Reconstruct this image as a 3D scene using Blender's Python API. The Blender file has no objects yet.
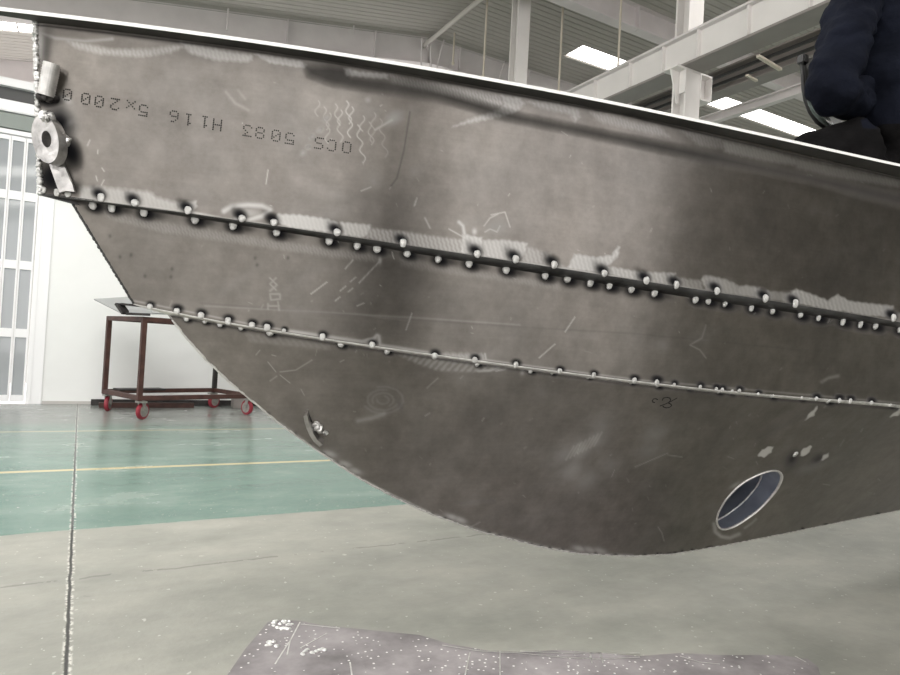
import bpy, bmesh, math, random
import numpy as np
from mathutils import Vector, Matrix
random.seed(7); rng = np.random.default_rng(7)
sc = bpy.context.scene
COL = sc.collection
# ------------------------------------------------------------------ camera maths
f = 650.0; H = 0.9
yaw, pit, rol = math.radians(29.6), math.radians(1.16), math.radians(3.14)
Fh = np.array([math.sin(yaw), math.cos(yaw), 0]); Rh = np.array([math.cos(yaw), -math.sin(yaw), 0]); Zv = np.array([0, 0, 1.])
F = Fh*math.cos(pit) + Zv*math.sin(pit); U = -Fh*math.sin(pit) + Zv*math.cos(pit)
R2 = Rh*math.cos(rol) + U*math.sin(rol); U2 = -Rh*math.sin(rol) + U*math.cos(rol)
CAM = np.array([0, 0, H])
def ray(x, y): return F*f + R2*(x-450) - U2*(y-337.5)
def proj(p):
    d = np.asarray(p) - CAM; z = d @ F
    return 450 + f*(d @ R2)/z, 337.5 - f*(d @ U2)/z
def onz(x, y, z): r = ray(x, y); return CAM + r*((z-H)/r[2])
def ony(x, y, Y): r = ray(x, y); return CAM + r*(Y/r[1])
def onx(x, y, X): r = ray(x, y); return CAM + r*(X/r[0])
def dep(x, y, d): r = ray(x, y); return CAM + r*(d/f)

# ------------------------------------------------------------------ materials
def newmat(name):
    m = bpy.data.materials.new(name); m.use_nodes = True
    return m, m.node_tree, m.node_tree.nodes['Principled BSDF']
def mat(name, col, rough=.5, metal=0, noise=0, scale=8, bump=0, bscale=40, col2=None, emit=None, estr=0, spec=.5, stretch=None):
    m, nt, b = newmat(name); N, L = nt.nodes, nt.links
    b.inputs['Base Color'].default_value = (*col, 1); b.inputs['Roughness'].default_value = rough
    b.inputs['Metallic'].default_value = metal; b.inputs['Specular IOR Level'].default_value = spec
    tc = N.new('ShaderNodeTexCoord'); src = tc.outputs['Object']
    if stretch:
        mp = N.new('ShaderNodeMapping'); mp.inputs['Scale'].default_value = stretch
        L.new(src, mp.inputs[0]); src = mp.outputs[0]
    if noise or col2:
        n = N.new('ShaderNodeTexNoise'); n.inputs['Scale'].default_value = scale; n.inputs['Detail'].default_value = 6
        L.new(src, n.inputs['Vector'])
        r = N.new('ShaderNodeValToRGB'); c2 = col2 or tuple(c*(1-noise) for c in col)
        r.color_ramp.elements[0].color = (*c2, 1); r.color_ramp.elements[1].color = (*col, 1)
        r.color_ramp.elements[0].position = .35; r.color_ramp.elements[1].position = .65
        L.new(n.outputs[0], r.inputs[0]); L.new(r.outputs[0], b.inputs['Base Color'])
    if bump:
        n = N.new('ShaderNodeTexNoise'); n.inputs['Scale'].default_value = bscale; n.inputs['Detail'].default_value = 4
        L.new(src, n.inputs['Vector'])
        bp = N.new('ShaderNodeBump'); bp.inputs['Strength'].default_value = bump; bp.inputs['Distance'].default_value = .02
        L.new(n.outputs[0], bp.inputs['Height']); L.new(bp.outputs[0], b.inputs['Normal'])
    if emit:
        b.inputs['Emission Color'].default_value = (*emit, 1); b.inputs['Emission Strength'].default_value = estr
    return m

def plate_material():
    m, nt, b = newmat('mill_aluminium'); N, L = nt.nodes, nt.links
    def at(n):
        a = N.new('ShaderNodeAttribute'); a.attribute_name = n; return a.outputs['Fac']
    def mix(fac, a, bcol):
        x = N.new('ShaderNodeMix'); x.data_type = 'RGBA'; L.new(fac, x.inputs[0])
        if isinstance(a, tuple): x.inputs[6].default_value = (*a, 1)
        else: L.new(a, x.inputs[6])
        if isinstance(bcol, tuple): x.inputs[7].default_value = (*bcol, 1)
        else: L.new(bcol, x.inputs[7])
        return x.outputs[2]
    def fmix(fac, a, v):
        x = N.new('ShaderNodeMix'); x.data_type = 'FLOAT'; L.new(fac, x.inputs[0])
        if isinstance(a, float): x.inputs[2].default_value = a
        else: L.new(a, x.inputs[2])
        x.inputs[3].default_value = v
        return x.outputs[0]
    tc = N.new('ShaderNodeTexCoord')
    mp = N.new('ShaderNodeMapping'); mp.inputs['Scale'].default_value = (1.2, 1.2, 30); L.new(tc.outputs['Object'], mp.inputs[0])
    n1 = N.new('ShaderNodeTexNoise'); n1.inputs['Scale'].default_value = 6; n1.inputs['Detail'].default_value = 5; L.new(mp.outputs[0], n1.inputs['Vector'])
    n2 = N.new('ShaderNodeTexNoise'); n2.inputs['Scale'].default_value = 3.2; n2.inputs['Detail'].default_value = 6; n2.inputs['Roughness'].default_value = .6
    L.new(tc.outputs['Object'], n2.inputs['Vector'])
    r2 = N.new('ShaderNodeValToRGB'); r2.color_ramp.elements[0].position = .3; r2.color_ramp.elements[1].position = .7
    r2.color_ramp.elements[0].color = (.205, .193, .180, 1); r2.color_ramp.elements[1].color = (.285, .263, .24, 1)
    L.new(n2.outputs[0], r2.inputs[0])
    r1 = N.new('ShaderNodeValToRGB'); r1.color_ramp.elements[0].color = (.88, .88, .88, 1); r1.color_ramp.elements[1].color = (1.0, 1.0, 1.0, 1)
    L.new(n1.outputs[0], r1.inputs[0])
    mu = N.new('ShaderNodeMix'); mu.data_type = 'RGBA'; mu.blend_type = 'MULTIPLY'; mu.inputs[0].default_value = 1
    L.new(r2.outputs[0], mu.inputs[6]); L.new(r1.outputs[0], mu.inputs[7])
    n5 = N.new('ShaderNodeTexNoise'); n5.inputs['Scale'].default_value = 17; n5.inputs['Detail'].default_value = 8; n5.inputs['Roughness'].default_value = .7; L.new(tc.outputs['Object'], n5.inputs['Vector'])
    r5 = N.new('ShaderNodeValToRGB'); r5.color_ramp.elements[0].position = .32; r5.color_ramp.elements[1].position = .68
    r5.color_ramp.elements[0].color = (.80, .79, .79, 1); r5.color_ramp.elements[1].color = (1.12, 1.12, 1.13, 1); L.new(n5.outputs[0], r5.inputs[0])
    mu5 = N.new('ShaderNodeMix'); mu5.data_type = 'RGBA'; mu5.blend_type = 'MULTIPLY'; mu5.inputs[0].default_value = 1; L.new(mu.outputs[2], mu5.inputs[6]); L.new(r5.outputs[0], mu5.inputs[7])
    c = mix(at('smudge'), mu5.outputs[2], (.42, .41, .40))
    c = mix(at('grind_glint'), c, (.66, .65, .64))
    c = mix(at('soot'), c, (.010, .010, .012))
    c = mix(at('scratch'), c, (.62, .61, .58))
    L.new(c, b.inputs['Base Color'])
    rr = N.new('ShaderNodeMapRange'); rr.inputs[3].default_value = .285; rr.inputs[4].default_value = .34; L.new(n2.outputs[0], rr.inputs[0])
    r = fmix(at('grind_glint'), rr.outputs[0], .48); r = fmix(at('smudge'), r, .6); r = fmix(at('soot'), r, .85); L.new(r, b.inputs['Roughness'])
    L.new(fmix(at('soot'), .5, .05), b.inputs['Specular IOR Level']); me = fmix(at('grind_glint'), .93, .66); me = fmix(at('soot'), me, .0); me = fmix(at('scratch'), me, .5); L.new(me, b.inputs['Metallic'])
    bp = N.new('ShaderNodeBump'); bp.inputs['Strength'].default_value = .05; bp.inputs['Distance'].default_value = .01
    tg = N.new('ShaderNodeCombineXYZ'); tg.inputs[2].default_value = 1.0; L.new(tg.outputs[0], b.inputs['Tangent']); b.inputs['Anisotropic'].default_value = .95
    L.new(n2.outputs[0], bp.inputs['Height']); L.new(bp.outputs[0], b.inputs['Normal'])
    return m
M = {}
M['plate'] = plate_material()
M['edge'] = mat('cut_edge_aluminium', (.78, .77, .75), .42, .8, noise=.25, scale=60)
M['deckedge'] = mat('clean_deck_edge', (.93, .93, .92), .5, .1)
M['coarse'] = mat('inner_aluminium', (.33, .32, .31), .45, .9, noise=.2, scale=5)
M['underdeck'] = mat('shaded_deck_underside', (.10, .098, .092), .6, .5, noise=.4, scale=8)  # dark base colour paints in the shade below the deck overhang
M['strip'] = mat('chine_aluminium', (.10, .10, .10), .5, .7, noise=.6, scale=14)
M['bead'] = mat('weld_bead_aluminium', (.82, .82, .81), .28, .9, bump=.4, bscale=160)
M['lug'] = mat('machined_aluminium', (.58, .57, .56), .33, .95, noise=.45, scale=45, bump=.15, bscale=90)
M['tunnel'] = mat('tunnel_aluminium', (.30, .33, .41), .5, .25, noise=.3, scale=12)
M['ink'] = mat('black_ink', (.012, .011, .010), .7)
M['marker'] = mat('black_marker', (.01, .01, .01), .6)
M['white_wall'] = mat('white_wall_paint', (.86, .87, .86), .55, noise=.05, scale=1.5)
M['white'] = mat('white_frame_paint', (.88, .88, .89), .4)
M['clad'] = mat('grey_cladding', (.56, .54, .52), .6, noise=.12, scale=2)
M['trimgreen'] = mat('grey_green_header', (.24, .27, .25), .55)
M['recess'] = mat('recess_shade', (.09, .09, .09), .7)
M['steelpaint'] = mat('pale_steel_paint', (.74, .695, .695), .5, noise=.1, scale=3)
M['steelwhite'] = mat('off_white_steel_paint', (.80, .77, .75), .5, noise=.06, scale=3)
M['steelgrey'] = mat('grey_steel_paint', (.28, .255, .24), .5, noise=.15, scale=3)
M['rod'] = mat('yellowed_rod', (.62, .56, .47), .5)
M['pipe'] = mat('pale_pipe', (.66, .64, .59), .45)
M['black'] = mat('black_rubber', (.012, .012, .012), .5)
M['skylight'] = mat('daylight_panel', (.9, .9, .88), .5, emit=(1, .98, .94), estr=6.0)
M['brownsteel'] = mat('rust_brown_paint', (.085, .038, .03), .5, noise=.4, scale=14)
M['redwheel'] = mat('red_polyurethane', (.27, .024, .04), .45)
M['castermetal'] = mat('zinc_plated_steel', (.5, .49, .46), .4, .8, noise=.3, scale=30)
M['panel'] = mat('pale_sheet_metal', (.40, .41, .41), .45, .3)
M['darksteel'] = mat('dark_steel', (.05, .046, .045), .5, .4, noise=.4, scale=15)
M['navy'] = mat('navy_work_cotton', (.0095, .0115, .020), .9, noise=.45, scale=9, bump=1.0, bscale=13, spec=.08)
M['trouser'] = mat('black_trouser_cotton', (.009, .0085, .009), .9, noise=.4, scale=14, bump=.35, bscale=30, spec=.08)
M['skin'] = mat('skin', (.42, .26, .19), .5)
M['hair'] = mat('black_hair', (.01, .009, .008), .5)
M['boot'] = mat('black_boot_leather', (.02, .018, .016), .45)
M['glove'] = mat('grey_leather_glove', (.22, .20, .17), .8)
M['dust'] = mat('pale_dust_speck', (.5, .5, .5), .8)
def glassmat():
    m, nt, b = newmat('door_glass'); b.inputs['Base Color'].default_value = (.33, .35, .365, 1)
    b.inputs['Roughness'].default_value = .06; b.inputs['Metallic'].default_value = 0
    b.inputs['Specular IOR Level'].default_value = .8
    return m
M['glass'] = glassmat()
def visormat():
    m, nt, b = newmat('visor_glass'); b.inputs['Base Color'].default_value = (.30, .36, .33, 1)
    b.inputs['Roughness'].default_value = .12; b.inputs['Transmission Weight'].default_value = .5
    return m
M['visor'] = visormat()
def ceilmat():
    m, nt, b = newmat('corrugated_roof_sheet'); N, L = nt.nodes, nt.links
    tc = N.new('ShaderNodeTexCoord'); n = N.new('ShaderNodeTexNoise'); n.inputs['Scale'].default_value = .7; n.inputs['Detail'].default_value = 5
    L.new(tc.outputs['Object'], n.inputs['Vector'])
    r = N.new('ShaderNodeValToRGB'); r.color_ramp.elements[0].color = (.37, .35, .325, 1); r.color_ramp.elements[1].color = (.47, .445, .41, 1)
    L.new(n.outputs[0], r.inputs[0]); L.new(r.outputs[0], b.inputs['Base Color']); b.inputs['Roughness'].default_value = .5
    return m
M['roof'] = ceilmat()

def floormat():
    m, nt, b = newmat('workshop_floor'); N, L = nt.nodes, nt.links
    tc = N.new('ShaderNodeTexCoord'); O = tc.outputs['Object']
    sep = N.new('ShaderNodeSeparateXYZ'); L.new(O, sep.inputs[0])
    X, Y = sep.outputs[0], sep.outputs[1]
    def noise(s, d=6, rough=.55, vec=O):
        n = N.new('ShaderNodeTexNoise'); n.inputs['Scale'].default_value = s; n.inputs['Detail'].default_value = d; n.inputs['Roughness'].default_value = rough
        L.new(vec, n.inputs['Vector']); return n.outputs[0]
    def ma(op, a, c=None, e=None):
        x = N.new('ShaderNodeMath'); x.operation = op
        for i, v in enumerate((a, c, e)):
            if v is None: continue
            if isinstance(v, (int, float)): x.inputs[i].default_value = v
            else: L.new(v, x.inputs[i])
        return x.outputs[0]
    def ramp(fac, stops):
        r = N.new('ShaderNodeValToRGB'); e = r.color_ramp.elements
        while len(e) < len(stops): e.new(.5)
        for el, (p, c) in zip(e, stops): el.position = p; el.color = (*c, 1)
        L.new(fac, r.inputs[0]); return r.outputs[0]
    def mix(fac, a, c):
        x = N.new('ShaderNodeMix'); x.data_type = 'RGBA'
        if isinstance(fac, float): x.inputs[0].default_value = fac
        else: L.new(fac, x.inputs[0])
        for i, v in ((6, a), (7, c)):
            if isinstance(v, tuple): x.inputs[i].default_value = (*v, 1)
            else: L.new(v, x.inputs[i])
        return x.outputs[2]
    def band(v, c, w, soft=.004):        # 1 inside |v-c|<w
        d = ma('ABSOLUTE', ma('SUBTRACT', v, c))
        mr = N.new('ShaderNodeMapRange'); mr.inputs[1].default_value = w+soft; mr.inputs[2].default_value = max(w-soft, 0); L.new(d, mr.inputs[0])
        return mr.outputs[0]
    mp = N.new('ShaderNodeMapping'); mp.inputs['Scale'].default_value = (.75, 1.5, 1); mp.inputs['Rotation'].default_value = (0, 0, .5); L.new(O, mp.inputs[0])
    n1 = noise(1.6, 8, .62, mp.outputs[0]); n2 = noise(9, 6); n3 = noise(60, 3)
    conc = ramp(n1, [(.34, (.225, .23, .20)), (.5, (.31, .308, .272)), (.64, (.40, .39, .345))])
    n4 = noise(26, 7, .7); conc = mix(ma('MULTIPLY', ma('POWER', n4, 1.5), .55), conc, (.20, .21, .19)); conc = mix(ma('MULTIPLY', ma('POWER', n2, 3), .9), conc, (.42, .42, .38))
    green0 = ramp(n1, [(.32, (.075, .165, .13)), (.52, (.115, .21, .17)), (.70, (.22, .30, .26))])
    green = mix(ma('MULTIPLY', ma('POWER', noise(22, 6, .7), 2), .6), green0, (.24, .30, .27))
    edge = ma('ADD', Y, ma('MULTIPLY', ma('SUBTRACT', n2, .5), .03))
    g = N.new('ShaderNodeMapRange'); g.inputs[1].default_value = 3.37; g.inputs[2].default_value = 3.385; L.new(edge, g.inputs[0])
    col = mix(g.outputs[0], conc, green)
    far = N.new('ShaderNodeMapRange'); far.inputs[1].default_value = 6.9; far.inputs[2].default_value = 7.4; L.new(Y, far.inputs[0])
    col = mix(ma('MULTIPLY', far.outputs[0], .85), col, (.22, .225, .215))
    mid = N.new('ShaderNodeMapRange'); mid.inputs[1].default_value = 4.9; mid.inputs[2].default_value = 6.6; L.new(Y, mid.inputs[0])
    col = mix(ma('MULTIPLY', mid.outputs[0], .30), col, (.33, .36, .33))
    wear = ma('GREATER_THAN', noise(14, 5, .7), .36)
    yl = ma('MULTIPLY', band(Y, 4.835, .03), wear); yl2 = ma('MULTIPLY', ma('MULTIPLY', band(Y, 6.69, .03), wear), .55)
    col = mix(ma('MULTIPLY', yl, .9), col, (.60, .50, .28)); col = mix(yl2, col, (.55, .48, .30))
    # pale scuffs and specks
    sp = ma('GREATER_THAN', noise(38, 2, .5), .71); col = mix(ma('MULTIPLY', sp, .6), col, (.62, .62, .58))
    st = ma('GREATER_THAN', noise(3.1, 4, .7), .70); col = mix(ma('MULTIPLY', st, .25), col, (.16, .165, .145))
    # slab joints
    jx = ma('ADD', X, ma('MULTIPLY', ma('SUBTRACT', n2, .5), .012))
    chips = ma('MULTIPLY', band(jx, .02, .012, .003), ma('GREATER_THAN', noise(45, 3, .6), .52))
    col = mix(ma('MULTIPLY', chips, .8), col, (.70, .69, .64))
    j1 = band(jx, .019, .0048, .002)
    col = mix(j1, col, (.03, .03, .028))
    jy = ma('ADD', Y, ma('MULTIPLY', ma('SUBTRACT', n2, .5), .05))
    j2 = ma('MULTIPLY', band(jy, 2.71, .006, .004), ma('GREATER_THAN', noise(6, 5, .7), .47))
    col = mix(ma('MULTIPLY', j2, .45), col, (.07, .07, .06))
    L.new(col, b.inputs['Base Color'])
    rr = N.new('ShaderNodeMapRange'); rr.inputs[3].default_value = .50; rr.inputs[4].default_value = .24; L.new(g.outputs[0], rr.inputs[0])
    rv = ma('ADD', rr.outputs[0], ma('MULTIPLY', ma('SUBTRACT', n1, .5), .25)); L.new(rv, b.inputs['Roughness'])
    bp = N.new('ShaderNodeBump'); bp.inputs['Strength'].default_value = .25; bp.inputs['Distance'].default_value = .004
    h = ma('SUBTRACT', n3, ma('MULTIPLY', j1, 3.0)); L.new(h, bp.inputs['Height']); L.new(bp.outputs[0], b.inputs['Normal'])
    return m
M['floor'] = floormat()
def scrapmat():
    m, nt, b = newmat('spattered_scrap_sheet'); N, L = nt.nodes, nt.links
    tc = N.new('ShaderNodeTexCoord'); O = tc.outputs['Object']
    def noise(s, d=5, r=.6):
        n = N.new('ShaderNodeTexNoise'); n.inputs['Scale'].default_value = s; n.inputs['Detail'].default_value = d; n.inputs['Roughness'].default_value = r
        L.new(O, n.inputs['Vector']); return n.outputs[0]
    r = N.new('ShaderNodeValToRGB'); e = r.color_ramp.elements
    e[0].position = .32; e[0].color = (.15, .138, .142, 1); e[1].position = .72; e[1].color = (.40, .37, .38, 1)
    L.new(noise(5), r.inputs[0])
    v = N.new('ShaderNodeTexVoronoi'); v.inputs['Scale'].default_value = 48; L.new(O, v.inputs['Vector'])
    lt = N.new('ShaderNodeMath'); lt.operation = 'LESS_THAN'; lt.inputs[1].default_value = .17; L.new(v.outputs['Distance'], lt.inputs[0])
    gt = N.new('ShaderNodeMath'); gt.operation = 'GREATER_THAN'; gt.inputs[1].default_value = .46; L.new(noise(4), gt.inputs[0])
    mu = N.new('ShaderNodeMath'); mu.operation = 'MULTIPLY'; L.new(lt.outputs[0], mu.inputs[0]); L.new(gt.outputs[0], mu.inputs[1])
    x = N.new('ShaderNodeMix'); x.data_type = 'RGBA'; L.new(mu.outputs[0], x.inputs[0]); L.new(r.outputs[0], x.inputs[6]); x.inputs[7].default_value = (.8, .79, .78, 1)
    L.new(x.outputs[2], b.inputs['Base Color']); b.inputs['Roughness'].default_value = .6; b.inputs['Metallic'].default_value = .1
    return m
M['scrap'] = scrapmat()

# ------------------------------------------------------------------ object helpers
def link(o, parent=None):
    COL.objects.link(o)
    if parent is not None: o.parent = parent
    return o
def meshobj(name, verts, faces, m, parent=None, smooth=False):
    me = bpy.data.meshes.new(name); me.from_pydata([tuple(map(float, v)) for v in verts], [], [tuple(q) for q in faces])
    me.update()
    ms = m if isinstance(m, (list, tuple)) else [m]
    for q in ms: me.materials.append(q)
    if smooth: me.shade_smooth()
    return link(bpy.data.objects.new(name, me), parent)
def bmobj(name, bm, m, parent=None, smooth=False):
    me = bpy.data.meshes.new(name); bmesh.ops.recalc_face_normals(bm, faces=bm.faces[:]); bm.to_mesh(me); bm.free()
    ms = m if isinstance(m, (list, tuple)) else [m]
    for q in ms: me.materials.append(q)
    if smooth: me.shade_smooth()
    return link(bpy.data.objects.new(name, me), parent)
def tag(o, label=None, cat=None, group=None, kind=None):
    if label: o['label'] = label
    if cat: o['category'] = cat
    if group: o['group'] = group
    if kind: o['kind'] = kind
    return o
def empty(name, loc, rz=0, label=None, cat=None, group=None):
    o = bpy.data.objects.new(name, None); o.location = loc; o.rotation_euler = (0, 0, rz); o.empty_display_size = .1
    link(o); return tag(o, label, cat, group)
def box(bm, lo, hi, bevel=0):
    lo, hi = np.array(lo, float), np.array(hi, float)
    c = (lo+hi)/2; s = hi-lo
    r = bmesh.ops.create_cube(bm, size=1, matrix=Matrix.Translation(Vector(c)) @ Matrix.Diagonal((*s, 1)))
    if bevel:
        es = list({e for v in r['verts'] for e in v.link_edges})
        bmesh.ops.bevel(bm, geom=es, offset=bevel, segments=2, affect='EDGES')
def beam(bm, a, b, w, h, up=(0, 0, 1), bevel=0):
    a, b = Vector(a), Vector(b); d = (b-a); L = d.length; d.normalize()
    u = Vector(up); s = d.cross(u).normalized(); u = s.cross(d).normalized()
    mt = Matrix((( d.x, s.x, u.x, 0), (d.y, s.y, u.y, 0), (d.z, s.z, u.z, 0), (0, 0, 0, 1)))
    mt = Matrix.Translation((a+b)/2) @ mt @ Matrix.Diagonal((L, w, h, 1))
    r = bmesh.ops.create_cube(bm, size=1, matrix=mt)
    if bevel:
        es = list({e for v in r['verts'] for e in v.link_edges})
        bmesh.ops.bevel(bm, geom=es, offset=bevel, segments=2, affect='EDGES')
def cyl(bm, a, b, r, seg=16, r2=None):
    a, b = Vector(a), Vector(b); d = b-a
    q = d.to_track_quat('Z', 'Y').to_matrix().to_4x4()
    bmesh.ops.create_cone(bm, cap_ends=True, segments=seg, radius1=r, radius2=r if r2 is None else r2, depth=d.length,
                          matrix=Matrix.Translation((a+b)/2) @ q)
def tube(bm, pts, r, seg=8, closed=False, wob=None):
    pts = [Vector(p) for p in pts]; n = len(pts); rings = []
    for i, p in enumerate(pts):
        t = (pts[(i+1) % n]-pts[i-1]) if (closed or 0 < i < n-1) else (pts[1]-pts[0] if i == 0 else pts[-1]-pts[-2])
        q = t.to_track_quat('Z', 'Y'); rr = r if wob is None else r*wob[i]
        rings.append([bm.verts.new(p + q @ Vector((rr*math.cos(2*math.pi*k/seg), rr*math.sin(2*math.pi*k/seg), 0))) for k in range(seg)])
    for i in range(n if closed else n-1):
        A, B = rings[i], rings[(i+1) % n]
        if closed and i == n-1:            # match the seam
            k0 = min(range(seg), key=lambda k: (B[k].co-A[0].co).length); B = B[k0:]+B[:k0]
        for k in range(seg): bm.faces.new((A[k], A[(k+1) % seg], B[(k+1) % seg], B[k]))
    if not closed:
        bm.faces.new(rings[0][::-1]); bm.faces.new(rings[-1])
def BM(): return bmesh.new()

# ================================================================== THE HALL
W = 9.15
XL, XR, YF = -9.0, 22.0, -9.0
RH = 5.76; KX = 4.45
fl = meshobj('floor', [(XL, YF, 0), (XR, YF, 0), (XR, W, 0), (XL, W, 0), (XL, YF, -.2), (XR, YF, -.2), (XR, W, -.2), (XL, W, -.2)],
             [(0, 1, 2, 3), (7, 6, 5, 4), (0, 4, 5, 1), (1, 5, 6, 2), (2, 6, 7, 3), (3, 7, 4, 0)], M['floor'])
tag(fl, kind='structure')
# back wall (white sheet, up to 3.65) with the door opening, cladding above
DX0, DX1, DZ = -2.6, -.47, 3.19
bm = BM(); box(bm, (DX1, W, 0), (XR, W+.15, 3.65)); box(bm, (XL, W, 0), (DX0, W+.15, 3.65)); box(bm, (DX0, W, DZ), (DX1, W+.15, 3.65))
tag(bmobj('wall_back', bm, M['white_wall']), kind='structure')
WB_ = 12.5
bm = BM(); box(bm, (XL, WB_, 0), (XR, WB_+.15, 5.9)); tag(bmobj('wall_far', bm, M['clad']), kind='structure')
bm = BM(); box(bm, (KX+.3, W+.02, 3.65), (XR, W+.15, 5.74)); tag(bmobj('wall_back_upper', bm, M['clad']), kind='structure')
bm = BM(); box(bm, (XL, W-.10, 3.67), (2.5, W+.02, 3.76))
tag(bmobj('trim_1', bm, M['white']), kind='structure')
bm = BM(); box(bm, (XL, W-.02, 3.53), (2.5, W, 3.67)); tag(bmobj('trim_2', bm, M['recess']), kind='structure')  # flat dark strip, its colour stands in for the shade under the ledge
bm = BM(); box(bm, (XL, W-.10, 3.38), (2.5, W, 3.51), .01); tag(bmobj('trim_3', bm, M['white']), kind='structure')
bm = BM(); box(bm, (DX0, W-.06, DZ+.01), (.2, W, 3.37)); tag(bmobj('trim_4', bm, M['trimgreen']), kind='structure')
bm = BM(); box(bm, (DX1+.12, W-.012, 0), (6.0, W, .035)); tag(bmobj('baseboard_back', bm, M['clad']), kind='structure')
# other walls: front wall, right wall; unseen left end left open and front cut short to admit light
bm = BM(); box(bm, (7.0, YF-.15, 0), (XR, YF, 5.9)); box(bm, (XL, YF-.15, 5.3), (7.0, YF, 5.9)); tag(bmobj('wall_front', bm, mat('front_wall_paint', (.40, .385, .36), .7)), kind='structure')
bm = BM(); box(bm, (XR, YF, 0), (XR+.15, WB_, 5.9)); tag(bmobj('wall_right', bm, mat('right_wall_paint', (.40, .40, .39), .7)), kind='structure')
# folding glazed door
door = empty('door_1', ((DX0+DX1)/2, W+.04, 0)); tag(door, kind='structure')
def inv(o, p): return tuple(np.array(p) - np.array(o.location))
leafw = .15; x1 = -.532
bm = BM()
for a, b_ in ((DX1-.05, DX1), (DX0, DX0+.05)): box(bm, inv(door, (a, W-.03, 0)), inv(door, (b_, W+.1, DZ)))
box(bm, inv(door, (DX0, W-.03, DZ-.05)), inv(door, (DX1, W+.1, DZ)))
box(bm, inv(door, (DX1, W-.02, 0)), inv(door, (DX1+.11, W, DZ+.02)))
bmobj('door_frame', bm, M['white'], door)
rows = [(.10, .78), (.88, 1.58), (1.68, 2.39), (2.49, 3.08)]
k = 0
while x1 - leafw > DX0 + .05:
    x0 = x1 - leafw + .006
    g0, g1 = x0+.015, x1-.018
    bm = BM()
    box(bm, inv(door, (x0, W, .02)), inv(door, (g0, W+.05, DZ-.06)), .006); box(bm, inv(door, (g1, W, .02)), inv(door, (x1, W+.05, DZ-.06)), .006)
    zs = [.02]+[v for r_ in rows for v in r_]+[DZ-.06]
    for i in range(0, len(zs), 2): box(bm, inv(door, (g0, W, zs[i])), inv(door, (g1, W+.05, zs[i+1])))
    lf = bmobj('door_leaf', bm, M['white'], door)
    for (z0, z1) in rows:
        bm = BM(); box(bm, inv(door, (g0, W+.02, z0)), inv(door, (g1, W+.03, z1)))
        p = bmobj('glass_pane', bm, M['glass'], lf)
    x1 -= leafw; k += 1
# roof: level bay right of the valley line, rising bay left
KX = 4.45
def corr(name, xa, za, xb, zb, y0, y1, holes=()):
    """corrugated sheet whose ribs run along X; left out over the holes (xa,xb,ya,yb)"""
    vs, fs = [], []
    ys = []; y = y0
    pitch = .11
    while y < y1:
        for dy, dz in ((0, 0), (.03, .0), (.042, .02), (.07, .02), (.082, 0)):
            if y+dy < y1: ys.append((y+dy, dz))
        y += pitch
    ys.append((y1, 0))
    xs = sorted({xa, xb, *[h[0] for h in holes], *[h[1] for h in holes]})
    for (yy, dz) in ys:
        for x in xs:
            t = (x-xa)/(xb-xa); vs.append((x, yy, za+(zb-za)*t-dz*-1))
    nx = len(xs)
    for i in range(len(ys)-1):
        ym = (ys[i][0]+ys[i+1][0])/2
        for j in range(nx-1):
            xm = (xs[j]+xs[j+1])/2
            if any(h[0] < xm < h[1] and h[2] < ym < h[3] for h in holes): continue
            a = i*nx+j; fs.append((a, a+nx, a+nx+1, a+1))
    o = meshobj(name, vs, fs, M['roof']); tag(o, kind='structure')
    md = o.modifiers.new('t', 'SOLIDIFY'); md.thickness = .03; md.offset = 1
    return o
SKY = []
for (xa, xb) in ((6.5, 8.0), (9.5, 12.7), (14.5, 18.0)): SKY.append((xa, xb, 7.81, 8.2))
for yb in (3.2, -1.2):
    for (xa, xb) in ((5.5, 10.0), (12.0, 18.0)): SKY.append((xa, xb, yb, yb+1.0))
corr('ceiling', KX, RH, XR, RH, YF, W, SKY)
SL = math.tan(math.radians(9.6))
SKL = [(-6.5, 2.5, yb, yb+1.0) for yb in (3.0, -1.4, -5.8)] + [(-4.0, -.96, 10.1, 10.42), (-.94, 1.5, 10.1, 10.42)]
corr('ceiling_left', XL, RH-SL*(KX-XL), KX, RH, YF, WB_, SKL)
for i, h in enumerate(SKY+SKL):
    zf = lambda x: RH if x >= KX else RH-SL*(KX-x)
    bm = BM(); n = 1 if i > 2 else 2
    for q in range(n):
        a = h[0]+(h[1]-h[0])*q/n+(.012 if q else 0); b_ = h[0]+(h[1]-h[0])*(q+1)/n-(.012 if q < n-1 else 0)
        v = [bm.verts.new((x, y, zf(x)+dz)) for dz in (-.012, .05) for (x, y) in ((a, h[2]), (b_, h[2]), (b_, h[3]), (a, h[3]))]
        for fc in ((3, 2, 1, 0), (4, 5, 6, 7), (0, 1, 5, 4), (1, 2, 6, 5), (2, 3, 7, 6), (3, 0, 4, 7)): bm.faces.new([v[j] for j in fc])
    tag(bmobj('window_%d' % (i+2), bm, M['skylight']), kind='structure')

def ibeam(bm, a, b, h, w, t=.02, up=(0, 0, 1)):
    a, b = Vector(a), Vector(b); d = (b-a).normalized(); s = d.cross(Vector(up)).normalized(); u = s.cross(d)
    beam(bm, a, b, t, h-2*t, up)
    for sg in (1, -1): beam(bm, a+u*sg*(h/2-t/2), b+u*sg*(h/2-t/2), w, t, up)
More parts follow.
